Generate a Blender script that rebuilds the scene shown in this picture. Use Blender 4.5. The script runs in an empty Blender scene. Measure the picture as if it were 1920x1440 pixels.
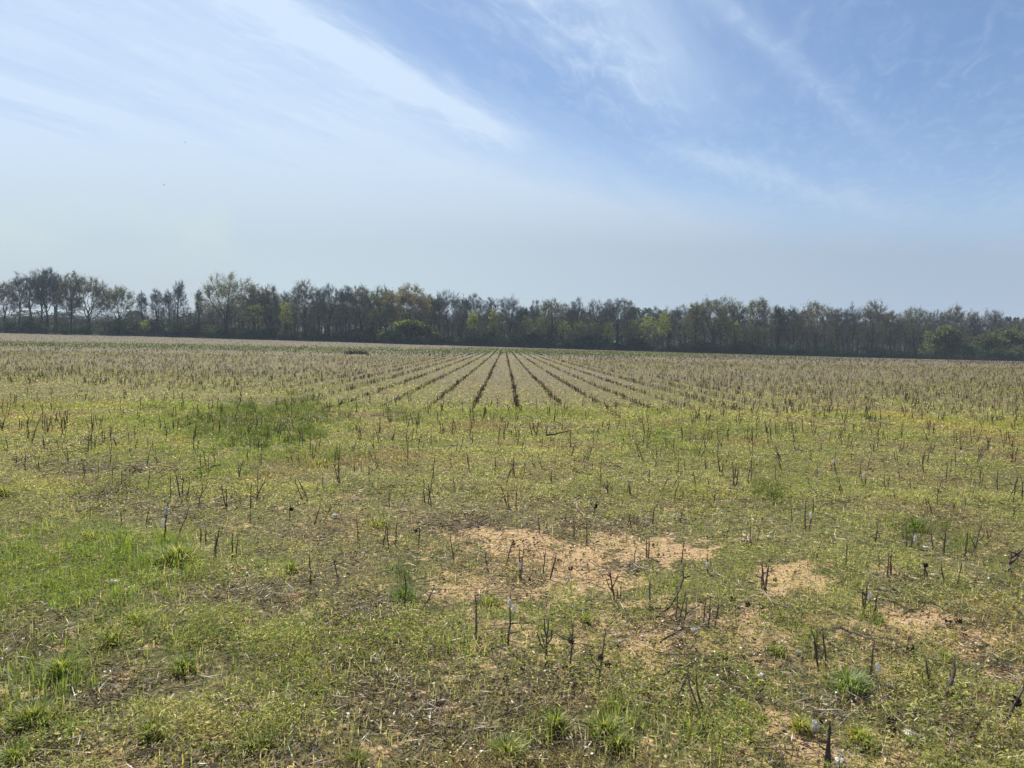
import bpy, math, random
import numpy as np
from mathutils import Matrix, Vector

SC = bpy.context.scene
COL = SC.collection
PI = math.pi
rs = np.random.RandomState

# ------------------------------------------------------------------ camera, sky, sun, exposure
F, CX, CY, CAMH = 1397.0, 960.0, 720.0, 1.34
YAW, PITCH, ROLL = math.atan(15 / F), -math.atan(70 / F), math.radians(0.9)
fw = np.array([math.sin(YAW) * math.cos(PITCH), math.cos(YAW) * math.cos(PITCH), math.sin(PITCH)])
rt0 = np.array([math.cos(YAW), -math.sin(YAW), 0.0])
up0 = np.cross(rt0, fw)
rt = math.cos(ROLL) * rt0 + math.sin(ROLL) * up0
up = math.cos(ROLL) * up0 - math.sin(ROLL) * rt0
cam = bpy.data.cameras.new('camera'); cam_o = bpy.data.objects.new('camera', cam); COL.objects.link(cam_o)
cam_o.matrix_world = Matrix(((rt[0], up[0], -fw[0], 0), (rt[1], up[1], -fw[1], 0), (rt[2], up[2], -fw[2], CAMH), (0, 0, 0, 1)))
cam.sensor_width = 36.0; cam.lens = F / 1920 * 36; cam.clip_start = 0.05; cam.clip_end = 6000
SC.camera = cam_o

SUN_EL, SUN_AZ = math.radians(48), math.radians(-17)          # azimuth from +Y, clockwise
sun = bpy.data.lights.new('sun', 'SUN'); sun.energy = 5.0; sun.angle = math.radians(0.55); sun.color = (1.0, 0.95, 0.86)
sun_o = bpy.data.objects.new('sun', sun); COL.objects.link(sun_o)
sd = Vector((math.sin(SUN_AZ) * math.cos(SUN_EL), math.cos(SUN_AZ) * math.cos(SUN_EL), math.sin(SUN_EL)))
sun_o.rotation_euler = sd.to_track_quat('Z', 'Y').to_euler(); sun_o.location = (0, 0, 60)

SC.view_settings.view_transform = 'Standard'; SC.view_settings.look = 'None'
SC.view_settings.gamma = 1; SC.view_settings.exposure = 0.75
SC.view_settings.use_curve_mapping = False
SC.cycles.max_bounces = 6; SC.cycles.transparent_max_bounces = 8; SC.cycles.volume_bounces = 1

world = bpy.data.worlds.new('World'); SC.world = world; world.use_nodes = True
wt = world.node_tree; wt.nodes.clear()


class NT:
    """small helper for writing node maths"""
    def __init__(s, t): s.t = t
    def n(s, typ, **kw):
        nd = s.t.nodes.new(typ)
        for k, v in kw.items(): setattr(nd, k, v)
        return nd
    def put(s, sock, v):
        if isinstance(v, bpy.types.NodeSocket): s.t.links.new(v, sock)
        elif v is not None: sock.default_value = v
    def m(s, op, a, b=None, c=None, clamp=False):
        nd = s.n('ShaderNodeMath', operation=op, use_clamp=clamp)
        for i, v in enumerate((a, b, c)): s.put(nd.inputs[i], v)
        return nd.outputs[0]
    def sstep(s, x, a, b):
        nd = s.n('ShaderNodeMapRange', interpolation_type='SMOOTHSTEP')
        s.put(nd.inputs[0], x); s.put(nd.inputs[1], a); s.put(nd.inputs[2], b)
        nd.inputs[3].default_value = 0; nd.inputs[4].default_value = 1
        return nd.outputs[0]
    def mix(s, f, a, b, blend='MIX'):
        nd = s.n('ShaderNodeMix', data_type='RGBA', blend_type=blend)
        s.put(nd.inputs[0], f)
        for i, v in ((6, a), (7, b)):
            s.put(nd.inputs[i], v if isinstance(v, bpy.types.NodeSocket) else (*v, 1))
        return nd.outputs[2]
    def noise(s, vec, scale, detail=4, rough=0.55, dist=0.0, w=None):
        nd = s.n('ShaderNodeTexNoise')
        if vec is not None: s.put(nd.inputs['Vector'], vec)
        nd.inputs['Scale'].default_value = scale; nd.inputs['Detail'].default_value = detail
        nd.inputs['Roughness'].default_value = rough; nd.inputs['Distortion'].default_value = dist
        return nd.outputs[0]
    def xyz(s, x, y, z):
        nd = s.n('ShaderNodeCombineXYZ')
        for i, v in enumerate((x, y, z)): s.put(nd.inputs[i], v)
        return nd.outputs[0]


w = NT(wt)
sky = w.n('ShaderNodeTexSky', sky_type='NISHITA', sun_disc=False)
sky.sun_elevation = SUN_EL; sky.sun_rotation = SUN_AZ
sky.air_density = 1.0; sky.dust_density = 0.6; sky.ozone_density = 1.6; sky.altitude = 100
tc = w.n('ShaderNodeTexCoord'); sep = w.n('ShaderNodeSeparateXYZ'); wt.links.new(tc.outputs['Generated'], sep.inputs[0])
zz = w.m('MAXIMUM', sep.outputs[2], 0.012)
u_ = w.m('DIVIDE', sep.outputs[0], zz); v_ = w.m('DIVIDE', sep.outputs[1], zz)
# a runs along the cirrus bands, b across them
b_ = w.m('SUBTRACT', w.m('MULTIPLY', u_, 0.91), w.m('MULTIPLY', v_, 0.41))
a_ = w.m('ADD', w.m('MULTIPLY', u_, 0.41), w.m('MULTIPLY', v_, 0.91))
fibre = w.noise(w.xyz(w.m('MULTIPLY', a_, 0.32), w.m('MULTIPLY', b_, 2.6), 5.7), 2.2, 9, 0.62, 0.7)
streak = w.noise(w.xyz(w.m('MULTIPLY', a_, 0.22), w.m('MULTIPLY', b_, 1.5), 3.3), 1.6, 7, 0.58, 0.35)
wisp = w.noise(w.xyz(w.m('MULTIPLY', a_, 0.55), w.m('MULTIPLY', b_, 2.2), 8.1), 2.4, 8, 0.62, 0.6)
broad = w.noise(w.xyz(w.m('MULTIPLY', a_, 0.3), w.m('MULTIPLY', b_, 0.5), 1.7), 1.1, 5, 0.5, 0.2)
bw = w.m('ADD', b_, w.m('MULTIPLY', w.m('SUBTRACT', broad, 0.5), 0.5))
fine_ = w.noise(w.xyz(w.m('MULTIPLY', a_, 1.3), w.m('MULTIPLY', b_, 3.4), 4.4), 3.4, 8, 0.66, 0.8)
bw = w.m('ADD', bw, w.m('ADD', w.m('MULTIPLY', w.m('SUBTRACT', wisp, 0.5), 0.34), w.m('MULTIPLY', w.m('SUBTRACT', fine_, 0.5), 0.26)))


def band(x, c, wd):
    t = w.m('DIVIDE', w.m('SUBTRACT', x, c), wd)
    return w.m('POWER', 2.718, w.m('MULTIPLY', w.m('MULTIPLY', t, t), -1.0))


def times(*a):
    r = a[0]
    for k in a[1:]: r = w.m('MULTIPLY', r, k)
    return r


def plus(*a):
    r = a[0]
    for k in a[1:]: r = w.m('ADD', r, k)
    return r


near = w.m('SUBTRACT', 1.0, w.sstep(a_, 2.4, 5.6))
edge = w.m('DIVIDE', w.m('ADD', bw, 1.5), plus(0.28, w.m('MULTIPLY', w.m('MAXIMUM', w.m('SUBTRACT', v_, 2.6), 0.0), 0.30)))
veil = times(w.m('SUBTRACT', 1.0, w.sstep(edge, -1.0, 1.0)), plus(0.44, times(w.sstep(streak, 0.20, 0.85), 0.26), times(w.sstep(fibre, 0.25, 0.85), 0.12)))
s1 = times(band(bw, -1.58, 0.12), plus(-0.28, times(wisp, 0.70), times(fibre, 0.50), times(fine_, 0.50)), w.m('SUBTRACT', 1.0, w.sstep(a_, 2.9, 3.7)))
s2 = times(band(bw, -3.12, 0.16), plus(0.05, times(fibre, 0.36)), w.m('SUBTRACT', 1.0, w.sstep(a_, 2.2, 3.4)))
s3 = times(band(bw, -3.72, 0.12), 0.22, w.m('SUBTRACT', 1.0, w.sstep(a_, 2.6, 3.8)))
s4 = times(band(bw, -0.70, 0.24), plus(-0.22, times(wisp, 0.65), times(fibre, 0.40), times(fine_, 0.40)), w.m('SUBTRACT', 1.0, w.sstep(a_, 2.3, 3.9)))
c2 = w.m('SUBTRACT', w.m('MULTIPLY', u_, 0.764), w.m('MULTIPLY', v_, 0.645))
c2 = w.m('ADD', c2, w.m('MULTIPLY', w.m('SUBTRACT', broad, 0.5), 0.06))
s5 = times(band(c2, -0.95, 0.055), plus(0.05, times(fine_, 0.28)), w.m('SUBTRACT', 1.0, w.sstep(a_, 2.2, 5.2)))  # added cirrus band, painted in where a lens streak ran
d2 = w.m('ADD', w.m('SUBTRACT', w.m('MULTIPLY', u_, 0.66), w.m('MULTIPLY', v_, 0.75)), w.m('MULTIPLY', w.m('SUBTRACT', wisp, 0.5), 0.7))
s6 = times(band(d2, -2.25, 0.16), plus(0.0, times(fibre, 0.42)), w.sstep(a_, 3.4, 3.9), w.m('SUBTRACT', 1.0, w.sstep(a_, 5.2, 7.0)))
haze_lo = times(w.sstep(v_, 1.9, 8.5), 0.84, plus(0.72, times(streak, 0.45)))
faint = plus(0.09, times(w.sstep(broad, 0.35, 0.75), 0.14), times(w.sstep(fine_, 0.42, 0.78), 0.13))
cover = w.m('MINIMUM', plus(veil, s1, s2, s3, s4, s5, s6, haze_lo, faint), 0.93)
skyc = w.mix(1.0, sky.outputs[0], (0.037, 0.047, 0.0585), 'MULTIPLY')
lowc = w.mix(w.sstep(w.m('DIVIDE', u_, v_), -0.35, 0.65), (0.340, 0.402, 0.440), (0.245, 0.298, 0.372))
cloudc = w.mix(w.sstep(v_, 2.0, 8.0), (0.41, 0.495, 0.605), lowc)
az = w.m('DIVIDE', u_, w.m('MAXIMUM', v_, 0.05))
puff = w.noise(w.xyz(w.m('MULTIPLY', az, 7.0), w.m('MULTIPLY', w.m('DIVIDE', 1.0, w.m('MAXIMUM', v_, 0.5)), 9.0), 2.2), 1.3, 7, 0.6, 0.6)
aw = w.m('ADD', az, w.m('MULTIPLY', w.m('SUBTRACT', puff, 0.5), 0.10))
smoke = times(w.m('SUBTRACT', 1.0, w.sstep(aw, -0.385, -0.335)), w.sstep(v_, 3.6, 6.6), plus(0.15, times(w.sstep(puff, 0.3, 0.7), 0.60)))
smc = w.mix(w.sstep(v_, 5.5, 14.0), (0.375, 0.445, 0.465), (0.320, 0.355, 0.385))
final = w.mix(smoke, w.mix(cover, skyc, cloudc), smc)
bg = w.n('ShaderNodeBackground'); wt.links.new(final, bg.inputs[0]); bg.inputs[1].default_value = 1.0
wo = w.n('ShaderNodeOutputWorld'); wt.links.new(bg.outputs[0], wo.inputs[0])

# ------------------------------------------------------------------ noise, terrain, pixel <-> ground
def _h(i, j, s):
    n = (i.astype(np.int64) * 374761393 + j.astype(np.int64) * 668265263 + s * 982451653) & 0xffffffff
    n = ((n ^ (n >> 13)) * 1274126177) & 0xffffffff
    return ((n ^ (n >> 16)) & 0xffffff) / float(0xffffff)


def vnoise(x, y, s=0):
    x = np.asarray(x, float); y = np.asarray(y, float)
    i = np.floor(x); j = np.floor(y); a = x - i; b = y - j
    a = a * a * (3 - 2 * a); b = b * b * (3 - 2 * b)
    return (_h(i, j, s) * (1 - a) + _h(i + 1, j, s) * a) * (1 - b) + (_h(i, j + 1, s) * (1 - a) + _h(i + 1, j + 1, s) * a) * b


def fbm(x, y, s=0, o=4):
    r = 0; a = 0.5; t = 0
    for k in range(o):
        r = r + a * vnoise(np.asarray(x) * 2 ** k + 17.3 * k, np.asarray(y) * 2 ** k - 9.1 * k, s + k); t += a; a *= 0.5
    return r / t


ROW0, ROWS = 0.325, 0.97


def Z(x, y):
    x = np.asarray(x, float); y = np.asarray(y, float)
    t = np.clip((y - 30) / 272.0, 0, 1.06)
    z = t ** 1.3 * (1.22 - 0.0165 * 230 * np.tanh(x / 230))
    nearw = np.clip((40 - y) / 30, 0, 1)
    z = z + nearw * (0.07 * (vnoise(x * 0.55, y * 0.55, 5) - 0.5) + 0.035 * (vnoise(x * 2.1, y * 2.1, 6) - 0.5))
    return z


def proj(x, y, z):
    dx, dy, dz = x, y, z - CAMH
    dep = dx * fw[0] + dy * fw[1] + dz * fw[2]
    dep = np.where(dep < 0.05, 0.05, dep)
    return CX + F * (dx * rt[0] + dy * rt[1] + dz * rt[2]) / dep, CY - F * (dx * up[0] + dy * up[1] + dz * up[2]) / dep


def ray(px, py):
    d = fw + rt * ((px - CX) / F) + up * ((CY - py) / F)
    return d / d[1]                     # per metre of depth


def ground(px, py, ymax=299.0):
    d = ray(px, py)
    ys = np.exp(np.linspace(math.log(1.5), math.log(ymax), 2500))
    g = CAMH + d[2] * ys - Z(d[0] * ys, ys)
    k = np.argmax(g < 0) if (g < 0).any() else len(ys) - 1
    y = ys[k]
    return float(d[0] * y), float(y), float(Z(d[0] * y, y))


# ------------------------------------------------------------------ mesh helpers
class MB:
    def __init__(s): s.V = []; s.T = []; s.Q = []; s.C = []; s.tm = []; s.qm = []; s.n = 0
    def add(s, V, T=None, Q=None, col=None, mi=0):
        V = np.asarray(V, float).reshape(-1, 3); s.V.append(V)
        if T is not None and len(T): s.T.append(np.asarray(T) + s.n); s.tm.append(np.full(len(T), mi))
        if Q is not None and len(Q): s.Q.append(np.asarray(Q) + s.n); s.qm.append(np.full(len(Q), mi))
        c = np.ones((len(V), 3)) * (1.0 if col is None else np.asarray(col)); s.C.append(c)
        s.n += len(V)
    def mesh(s, name, mats, smooth=False):
        me = bpy.data.meshes.new(name)
        V = np.concatenate(s.V); C = np.concatenate(s.C)
        T = np.concatenate(s.T) if s.T else np.zeros((0, 3), int); Q = np.concatenate(s.Q) if s.Q else np.zeros((0, 4), int)
        me.vertices.add(len(V)); me.vertices.foreach_set('co', V.astype(np.float32).ravel())
        L = np.concatenate([T.ravel(), Q.ravel()]).astype(np.int32)
        me.loops.add(len(L)); me.loops.foreach_set('vertex_index', L)
        st = np.concatenate([np.arange(len(T)) * 3, len(T) * 3 + np.arange(len(Q)) * 4]).astype(np.int32)
        me.polygons.add(len(st)); me.polygons.foreach_set('loop_start', st)
        for m in mats: me.materials.append(m)
        mi = np.concatenate((s.tm or [np.zeros(0)]) + (s.qm or [np.zeros(0)])).astype(np.int32)
        if len(mats) > 1: me.polygons.foreach_set('material_index', mi)
        me.update(calc_edges=True)
        me.polygons.foreach_set('use_smooth', np.full(len(st), smooth))
        at = me.attributes.new('col', 'FLOAT_COLOR', 'POINT')
        at.data.foreach_set('color', np.concatenate([C, np.ones((len(C), 1))], 1).astype(np.float32).ravel())
        return me
    def obj(s, name, mats, parent=None, smooth=False, loc=None):
        o = bpy.data.objects.new(name, s.mesh(name, mats if isinstance(mats, (list, tuple)) else [mats], smooth))
        COL.objects.link(o)
        if parent is not None: o.parent = parent
        if loc is not None: o.location = loc
        return o


def tag(o, label, cat=None, group=None, kind=None):
    o['label'] = label
    if cat: o['category'] = cat
    if group: o['group'] = group
    if kind: o['kind'] = kind
    return o


def empty(name, loc, rz=0.0, sc=1.0):
    o = bpy.data.objects.new(name, None); COL.objects.link(o); o.location = loc
    o.rotation_euler = (0, 0, rz); o.scale = (sc, sc, sc); o.empty_display_size = 0.1
    return o


def copy_tree(o, loc, rz, sc):
    c = o.copy(); COL.objects.link(c); c.location = loc; c.rotation_euler = (0, 0, rz); c.scale = sc
    for ch in o.children:
        d = ch.copy(); COL.objects.link(d); d.parent = c
    return c


def tube(mb, P, R, k=5, col=None, mi=0, cap=True):
    P = np.asarray(P, float); n = len(P); R = np.broadcast_to(R, n)
    D = np.gradient(P, axis=0); D /= np.linalg.norm(D, axis=1)[:, None] + 1e-9
    ref = np.array([0, 0, 1.0]) if abs(D[:, 2]).mean() < 0.8 else np.array([1.0, 0, 0])
    A = np.cross(D, ref); A /= np.linalg.norm(A, axis=1)[:, None] + 1e-9; B = np.cross(D, A)
    th = np.arange(k) / k * 2 * PI
    V = P[:, None] + R[:, None, None] * (np.cos(th)[None, :, None] * A[:, None] + np.sin(th)[None, :, None] * B[:, None])
    i = np.arange(n - 1)[:, None] * k; j = np.arange(k)[None]; j2 = (j + 1) % k
    Q = np.stack([i + j, i + j2, i + k + j2, i + k + j], -1).reshape(-1, 4)
    V = V.reshape(-1, 3); T = []
    if cap:
        V = np.vstack([V, P[-1:]]); T = [[(n - 1) * k + a, (n - 1) * k + (a + 1) % k, n * k] for a in range(k)]
    mb.add(V, T, Q, col, mi)


def unit(a): return a / (np.linalg.norm(a, axis=-1, keepdims=True) + 1e-9)


def diamonds(mb, P, D, L, Wd, col, r, mi=0):
    """many small leaf quads: centre P, long axis D, length L, width Wd"""
    n = len(P)
    if n == 0: return
    D = unit(D); S = unit(np.cross(D, unit(r.normal(size=(n, 3)))))
    L = np.broadcast_to(L, n)[:, None]; Wd = np.broadcast_to(Wd, n)[:, None]
    V = np.stack([P - D * L / 2, P + S * Wd / 2, P + D * L / 2, P - S * Wd / 2], 1).reshape(-1, 3)
    Q = np.arange(n * 4).reshape(-1, 4)
    c = np.repeat(np.broadcast_to(col, (n, 3)), 4, 0)
    mb.add(V, None, Q, c, mi)


def sticks(mb, A, B, wa, wb, col, r, mi=0):
    """many thin twigs as 3-sided tapering prisms from A to B"""
    n = len(A)
    if n == 0: return
    D = unit(B - A); S = unit(np.cross(D, unit(r.normal(size=(n, 3))))); U = np.cross(D, S)
    wa = np.broadcast_to(wa, n)[:, None]; wb = np.broadcast_to(wb, n)[:, None]
    V = []
    for a in (0, 2 * PI / 3, 4 * PI / 3): V.append(A + (math.cos(a) * S + math.sin(a) * U) * wa / 2)
    for a in (0, 2 * PI / 3, 4 * PI / 3): V.append(B + (math.cos(a) * S + math.sin(a) * U) * wb / 2)
    V = np.stack(V, 1).reshape(-1, 3); o = np.arange(n)[:, None] * 6
    Q = np.concatenate([o + np.array([a, (a + 1) % 3, 3 + (a + 1) % 3, 3 + a]) for a in range(3)])
    mb.add(V, None, Q, np.repeat(np.broadcast_to(col, (n, 3)), 6, 0), mi)


def blades(mb, P, h, wd, yaw, lean, bend, col, mi=0):
    """grass blades: five points each, bending over"""
    n = len(P)
    if n == 0: return
    dr = np.stack([np.cos(yaw), np.sin(yaw), np.zeros(n)], 1); sd_ = np.stack([-np.sin(yaw), np.cos(yaw), np.zeros(n)], 1)
    h = np.broadcast_to(h, n)[:, None]; wd = np.broadcast_to(wd, n)[:, None]
    lean = np.broadcast_to(lean, n)[:, None]; bend = np.broadcast_to(bend, n)[:, None]
    zv = np.array([0, 0, 1.0])
    m = P + h * (0.55 * np.cos(lean) * zv + 0.55 * np.sin(lean) * dr)
    a2 = lean + bend
    t = m + h * 0.5 * (np.cos(a2) * zv + np.sin(a2) * dr)
    V = np.stack([P - sd_ * wd / 2, P + sd_ * wd / 2, m - sd_ * wd * 0.42, m + sd_ * wd * 0.42, t], 1).reshape(-1, 3)
    o = np.arange(n)[:, None] * 5
    mb.add(V, o + np.array([2, 3, 4]), o + np.array([0, 1, 3, 2]), np.repeat(np.broadcast_to(col, (n, 3)), 5, 0), mi)


def pal(r, n, cols, wts=None, jit=0.18):
    cols = np.asarray(cols, float)
    wts = None if wts is None else np.asarray(wts, float) / sum(wts)
    c = cols[r.choice(len(cols), n, p=wts)]
    return np.clip(c * (1 + jit * r.normal(size=(n, 1))) * (1 + 0.05 * r.normal(size=(n, 3))), 0.005, 0.9)


# ------------------------------------------------------------------ materials
def mat_attr(name, trans=0.0, rough=0.85, nscale=None, spec=0.25, tint=(1.5, 1.45, 0.9)):
    m = bpy.data.materials.new(name); m.use_nodes = True; t = m.node_tree; t.nodes.clear(); g = NT(t)
    at = g.n('ShaderNodeAttribute', attribute_name='col'); c = at.outputs['Color']
    if nscale:
        tcx = g.n('ShaderNodeTexCoord'); nz = g.noise(tcx.outputs['Object'], nscale, 5, 0.65)
        c = g.mix(0.65, c, g.mix(g.sstep(nz, 0.3, 0.7), (0.35, 0.33, 0.32), (1.5, 1.5, 1.5)), 'MULTIPLY')
    p = g.n('ShaderNodeBsdfPrincipled'); g.put(p.inputs['Base Color'], c); p.inputs['Roughness'].default_value = rough
    p.inputs['Specular IOR Level'].default_value = spec
    out = g.n('ShaderNodeOutputMaterial'); sh = p.outputs[0]
    if trans:
        tr = g.n('ShaderNodeBsdfTranslucent'); g.put(tr.inputs[0], g.mix(1.0, c, tint, 'MULTIPLY'))
        ms = g.n('ShaderNodeMixShader'); ms.inputs[0].default_value = trans
        t.links.new(p.outputs[0], ms.inputs[1]); t.links.new(tr.outputs[0], ms.inputs[2]); sh = ms.outputs[0]
    t.links.new(sh, out.inputs[0])
    return m


M_LEAF = mat_attr('leaf', 0.45, 0.7)
M_GRASS = mat_attr('grass_blade', 0.42, 0.55)
M_LITTER = mat_attr('litter', 0.12, 0.75)
M_STALK = mat_attr('cotton_stalk', 0.0, 0.85, 90.0)
M_TWIG = mat_attr('twig', 0.0, 0.95, None, 0.1)
M_BARK = mat_attr('bark', 0.0, 0.95, 3.0, 0.1)
M_LINT = mat_attr('cotton_lint', 0.40, 0.95, None, 0.05, (1.15, 1.12, 1.08))
M_ROCK = mat_attr('clod', 0.0, 0.95, 40.0, 0.1)

# ------------------------------------------------------------------ what grows where (patches read off in the photograph's pixels, evaluated on the ground)
# cx, cy, rx, ry, strength
SOIL = [(1260, 1190, 340, 60, .42), (1700, 1200, 230, 66, .48), (1540, 1400, 210, 50, .42), (960, 1100, 130, 44, .42), (1150, 1290, 160, 40, .3), (1860, 1320, 90, 50, .3), (300, 1420, 240, 40, .25), (985, 1015, 95, 26, 1), (900, 1000, 60, 14, .6), (1065, 1040, 80, 26, .9), (1120, 1085, 90, 22, .6), (1240, 1028, 95, 20, .9), (1150, 1010, 60, 12, .8),
        (1485, 1085, 62, 26, 1), (1370, 1175, 70, 30, .85), (1310, 1205, 60, 26, .5), (1440, 1190, 60, 22, .6), (1720, 1165, 90, 22, .9), (1840, 1195, 90, 24, .75), (1660, 1145, 40, 14, .7),
        (1440, 1345, 42, 26, .9), (1520, 1400, 40, 22, .75), (1620, 1428, 70, 16, .9), (1690, 1432, 50, 12, .8), (1220, 1225, 60, 40, .75), (1150, 1235, 40, 26, .6), (1090, 1190, 50, 30, .5),
        (870, 1105, 60, 16, .55), (940, 1160, 40, 14, .4), (700, 968, 24, 10, .6), (650, 930, 30, 6, .5), (1210, 1130, 60, 16, .5), (1880, 1255, 50, 18, .5),
        (1310, 1290, 40, 22, .45), (430, 990, 30, 10, .4), (200, 1410, 60, 26, .35), (720, 1400, 50, 20, .4), (830, 1350, 30, 14, .4), (160, 1440, 60, 20, .4), (1660, 1065, 30, 12, .5), (1740, 1085, 40, 12, .35)]
GREEN = [(110, 1100, 190, 70, .6), (150, 1000, 120, 26, .5), (400, 1070, 60, 20, .4), (470, 800, 170, 42, .9), (330, 800, 120, 26, .5), (560, 850, 110, 16, .8), (540, 765, 60, 22, .6), (430, 880, 60, 18, .7), (210, 1030, 130, 42, .9), (60, 1060, 110, 70, .75), (320, 1040, 60, 30, .9),
         (90, 1260, 80, 50, .7), (60, 1350, 90, 50, .6), (1310, 815, 130, 22, .6), (1445, 920, 32, 18, .8), (1720, 990, 60, 22, .7), (1790, 1015, 40, 18, .7), (760, 1080, 28, 40, .7), (705, 978, 26, 8, .9),
         (1530, 1070, 30, 14, .6), (1640, 1160, 30, 14, .6), (1760, 1110, 60, 20, .5), (1480, 1160, 40, 14, .5), (480, 1045, 60, 40, .4), (760, 780, 40, 12, .6), (1310, 1380, 90, 50, .35), (1580, 1285, 50, 24, .5), (1020, 1140, 30, 12, .5), (960, 1150, 40, 16, .5),
         (860, 1210, 40, 16, .4), (1000, 1380, 60, 40, .4), (1180, 1350, 70, 40, .4), (480, 1390, 70, 30, .4), (350, 1210, 70, 40, .4), (1880, 1060, 40, 40, .3), (1760, 1240, 60, 16, .4)]
STRAW = [(960, 1265, 130, 50, 1), (880, 1240, 70, 30, .8), (1000, 1310, 100, 30, .7), (780, 1330, 120, 50, .5), (200, 880, 160, 16, .9), (80, 870, 90, 14, .8), (360, 960, 130, 30, .8), (180, 930, 60, 30, .6), (430, 1110, 130, 40, .7), (560, 1000, 120, 40, .5), (860, 985, 110, 24, .9),
         (240, 1290, 120, 30, .8), (420, 1320, 120, 30, .8), (200, 1420, 160, 40, .9), (120, 1190, 80, 40, .5), (1300, 1180, 70, 30, .8), (1330, 1250, 110, 40, .8), (1600, 1330, 120, 30, .5), (1780, 1360, 130, 40, .8), (1860, 1420, 120, 30, 1), (1650, 1215, 100, 20, .8),
         (1120, 990, 110, 16, .8), (1170, 1075, 60, 20, .6), (1700, 1090, 50, 16, .6), (680, 1150, 90, 40, .4), (620, 1060, 80, 30, .5), (530, 960, 60, 20, .6), (730, 1280, 80, 40, .5), (1150, 1300, 60, 30, .5), (560, 1420, 90, 30, .6)]
YELL = [(740, 965, 44, 10, 1), (1840, 1190, 110, 60, .6), (1250, 950, 160, 30, .4), (120, 905, 80, 14, .6), (900, 1110, 60, 20, .4), (690, 1105, 50, 16, .5), (1500, 770, 260, 8, .5), (1750, 800, 200, 9, .5), (60, 800, 120, 20, .4), (280, 830, 90, 18, .4), (380, 1380, 60, 20, .4)]
STRIP = [(-300, 642), (0, 645), (320, 650), (640, 656.5), (790, 659.5), (945, 659), (1100, 662), (1300, 667), (1500, 672), (2200, 690)]


def patch(px, py, L, seed, warp=0.45):
    n1 = (vnoise(px / 26, py / 12, seed) - 0.5); n2 = (vnoise(px / 9, py / 5, seed + 1) - 0.5)
    wob = warp * (n1 * 1.6 + n2 * 1.0)
    r = np.zeros(np.shape(px))
    for cx, cy, rx, ry, s in L:
        d = np.sqrt(((px - cx) / rx) ** 2 + ((py - cy) / ry) ** 2) + wob
        r = np.maximum(r, s * np.clip((1.25 - d) / 0.6, 0, 1))
    return r


def strip_mask(px, py):
    sx, sy = np.array(STRIP).T
    c = np.interp(px, sx, sy)
    amp = np.interp(px, [-300, 640, 700, 850, 945, 1100, 1250, 1500, 1700], [.95, .9, .7, .8, 1, .85, .55, .25, 0])
    hw = np.interp(px, [-300, 600, 760, 945, 1200, 1600], [4.6, 5.4, 6.0, 4.8, 4.6, 4.0])
    return amp * np.clip(1.5 - np.abs(py - c) / hw, 0, 1)


DEEP = [(490, 795, 150, 36, 1), (540, 765, 60, 20, 1), (400, 790, 80, 20, .7), (1445, 920, 34, 18, 1), (1720, 990, 60, 22, .9), (760, 1080, 26, 40, 1), (760, 780, 40, 12, .9), (705, 978, 26, 8, .8), (1530, 1070, 30, 14, .9)  , (6, 920, 26, 20, .8)]


def deep_tone(x, y):
    px, py = proj(x, y, Z(x, y)); return (1 - .52 * patch(px, py, DEEP, 21, .6))[:, None]


def cover_masks(x, y, z=None):
    """soil, green, straw, yellow, weed, strip on the ground at x,y"""
    zf = Z(x, y)
    px, py = proj(x, y, zf)
    soil = patch(px, py, SOIL, 11, .8); green = patch(px, py, GREEN, 21, 0.6); straw = patch(px, py, STRAW, 31, 0.6); yel = patch(px, py, YELL, 41, 0.5)
    st = np.where(y > 35, strip_mask(px, py), 0)
    lane = np.where(px > 1380, np.clip(1.4 - np.abs(py - np.interp(px, [1380, 1440, 1600, 1760, 1920, 2100], [735, 743, 769, 796, 829, 868])) / np.interp(px, [1400, 1920], [3.2, 8]), 0, 1) * np.clip((px - 1380) / 80, 0, 1), 0)
    yel = np.maximum(yel, lane * .9)
    n = fbm(x * 0.35, y * 0.35, 51)
    far = np.clip((y + (fbm(x * .12, y * .07, 53) - .5) * 26 - 15) / 24, 0, 1)
    weed = np.clip(0.85 + (n - 0.5) * 0.9, 0, 1) * (1 - 0.74 * far) * (1 - 0.80 * soil) * (1 - 0.55 * straw)
    weed = np.clip(np.maximum(weed, lane * 1.0), 0, 1)
    return soil, green, straw, yel, weed, st


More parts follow.
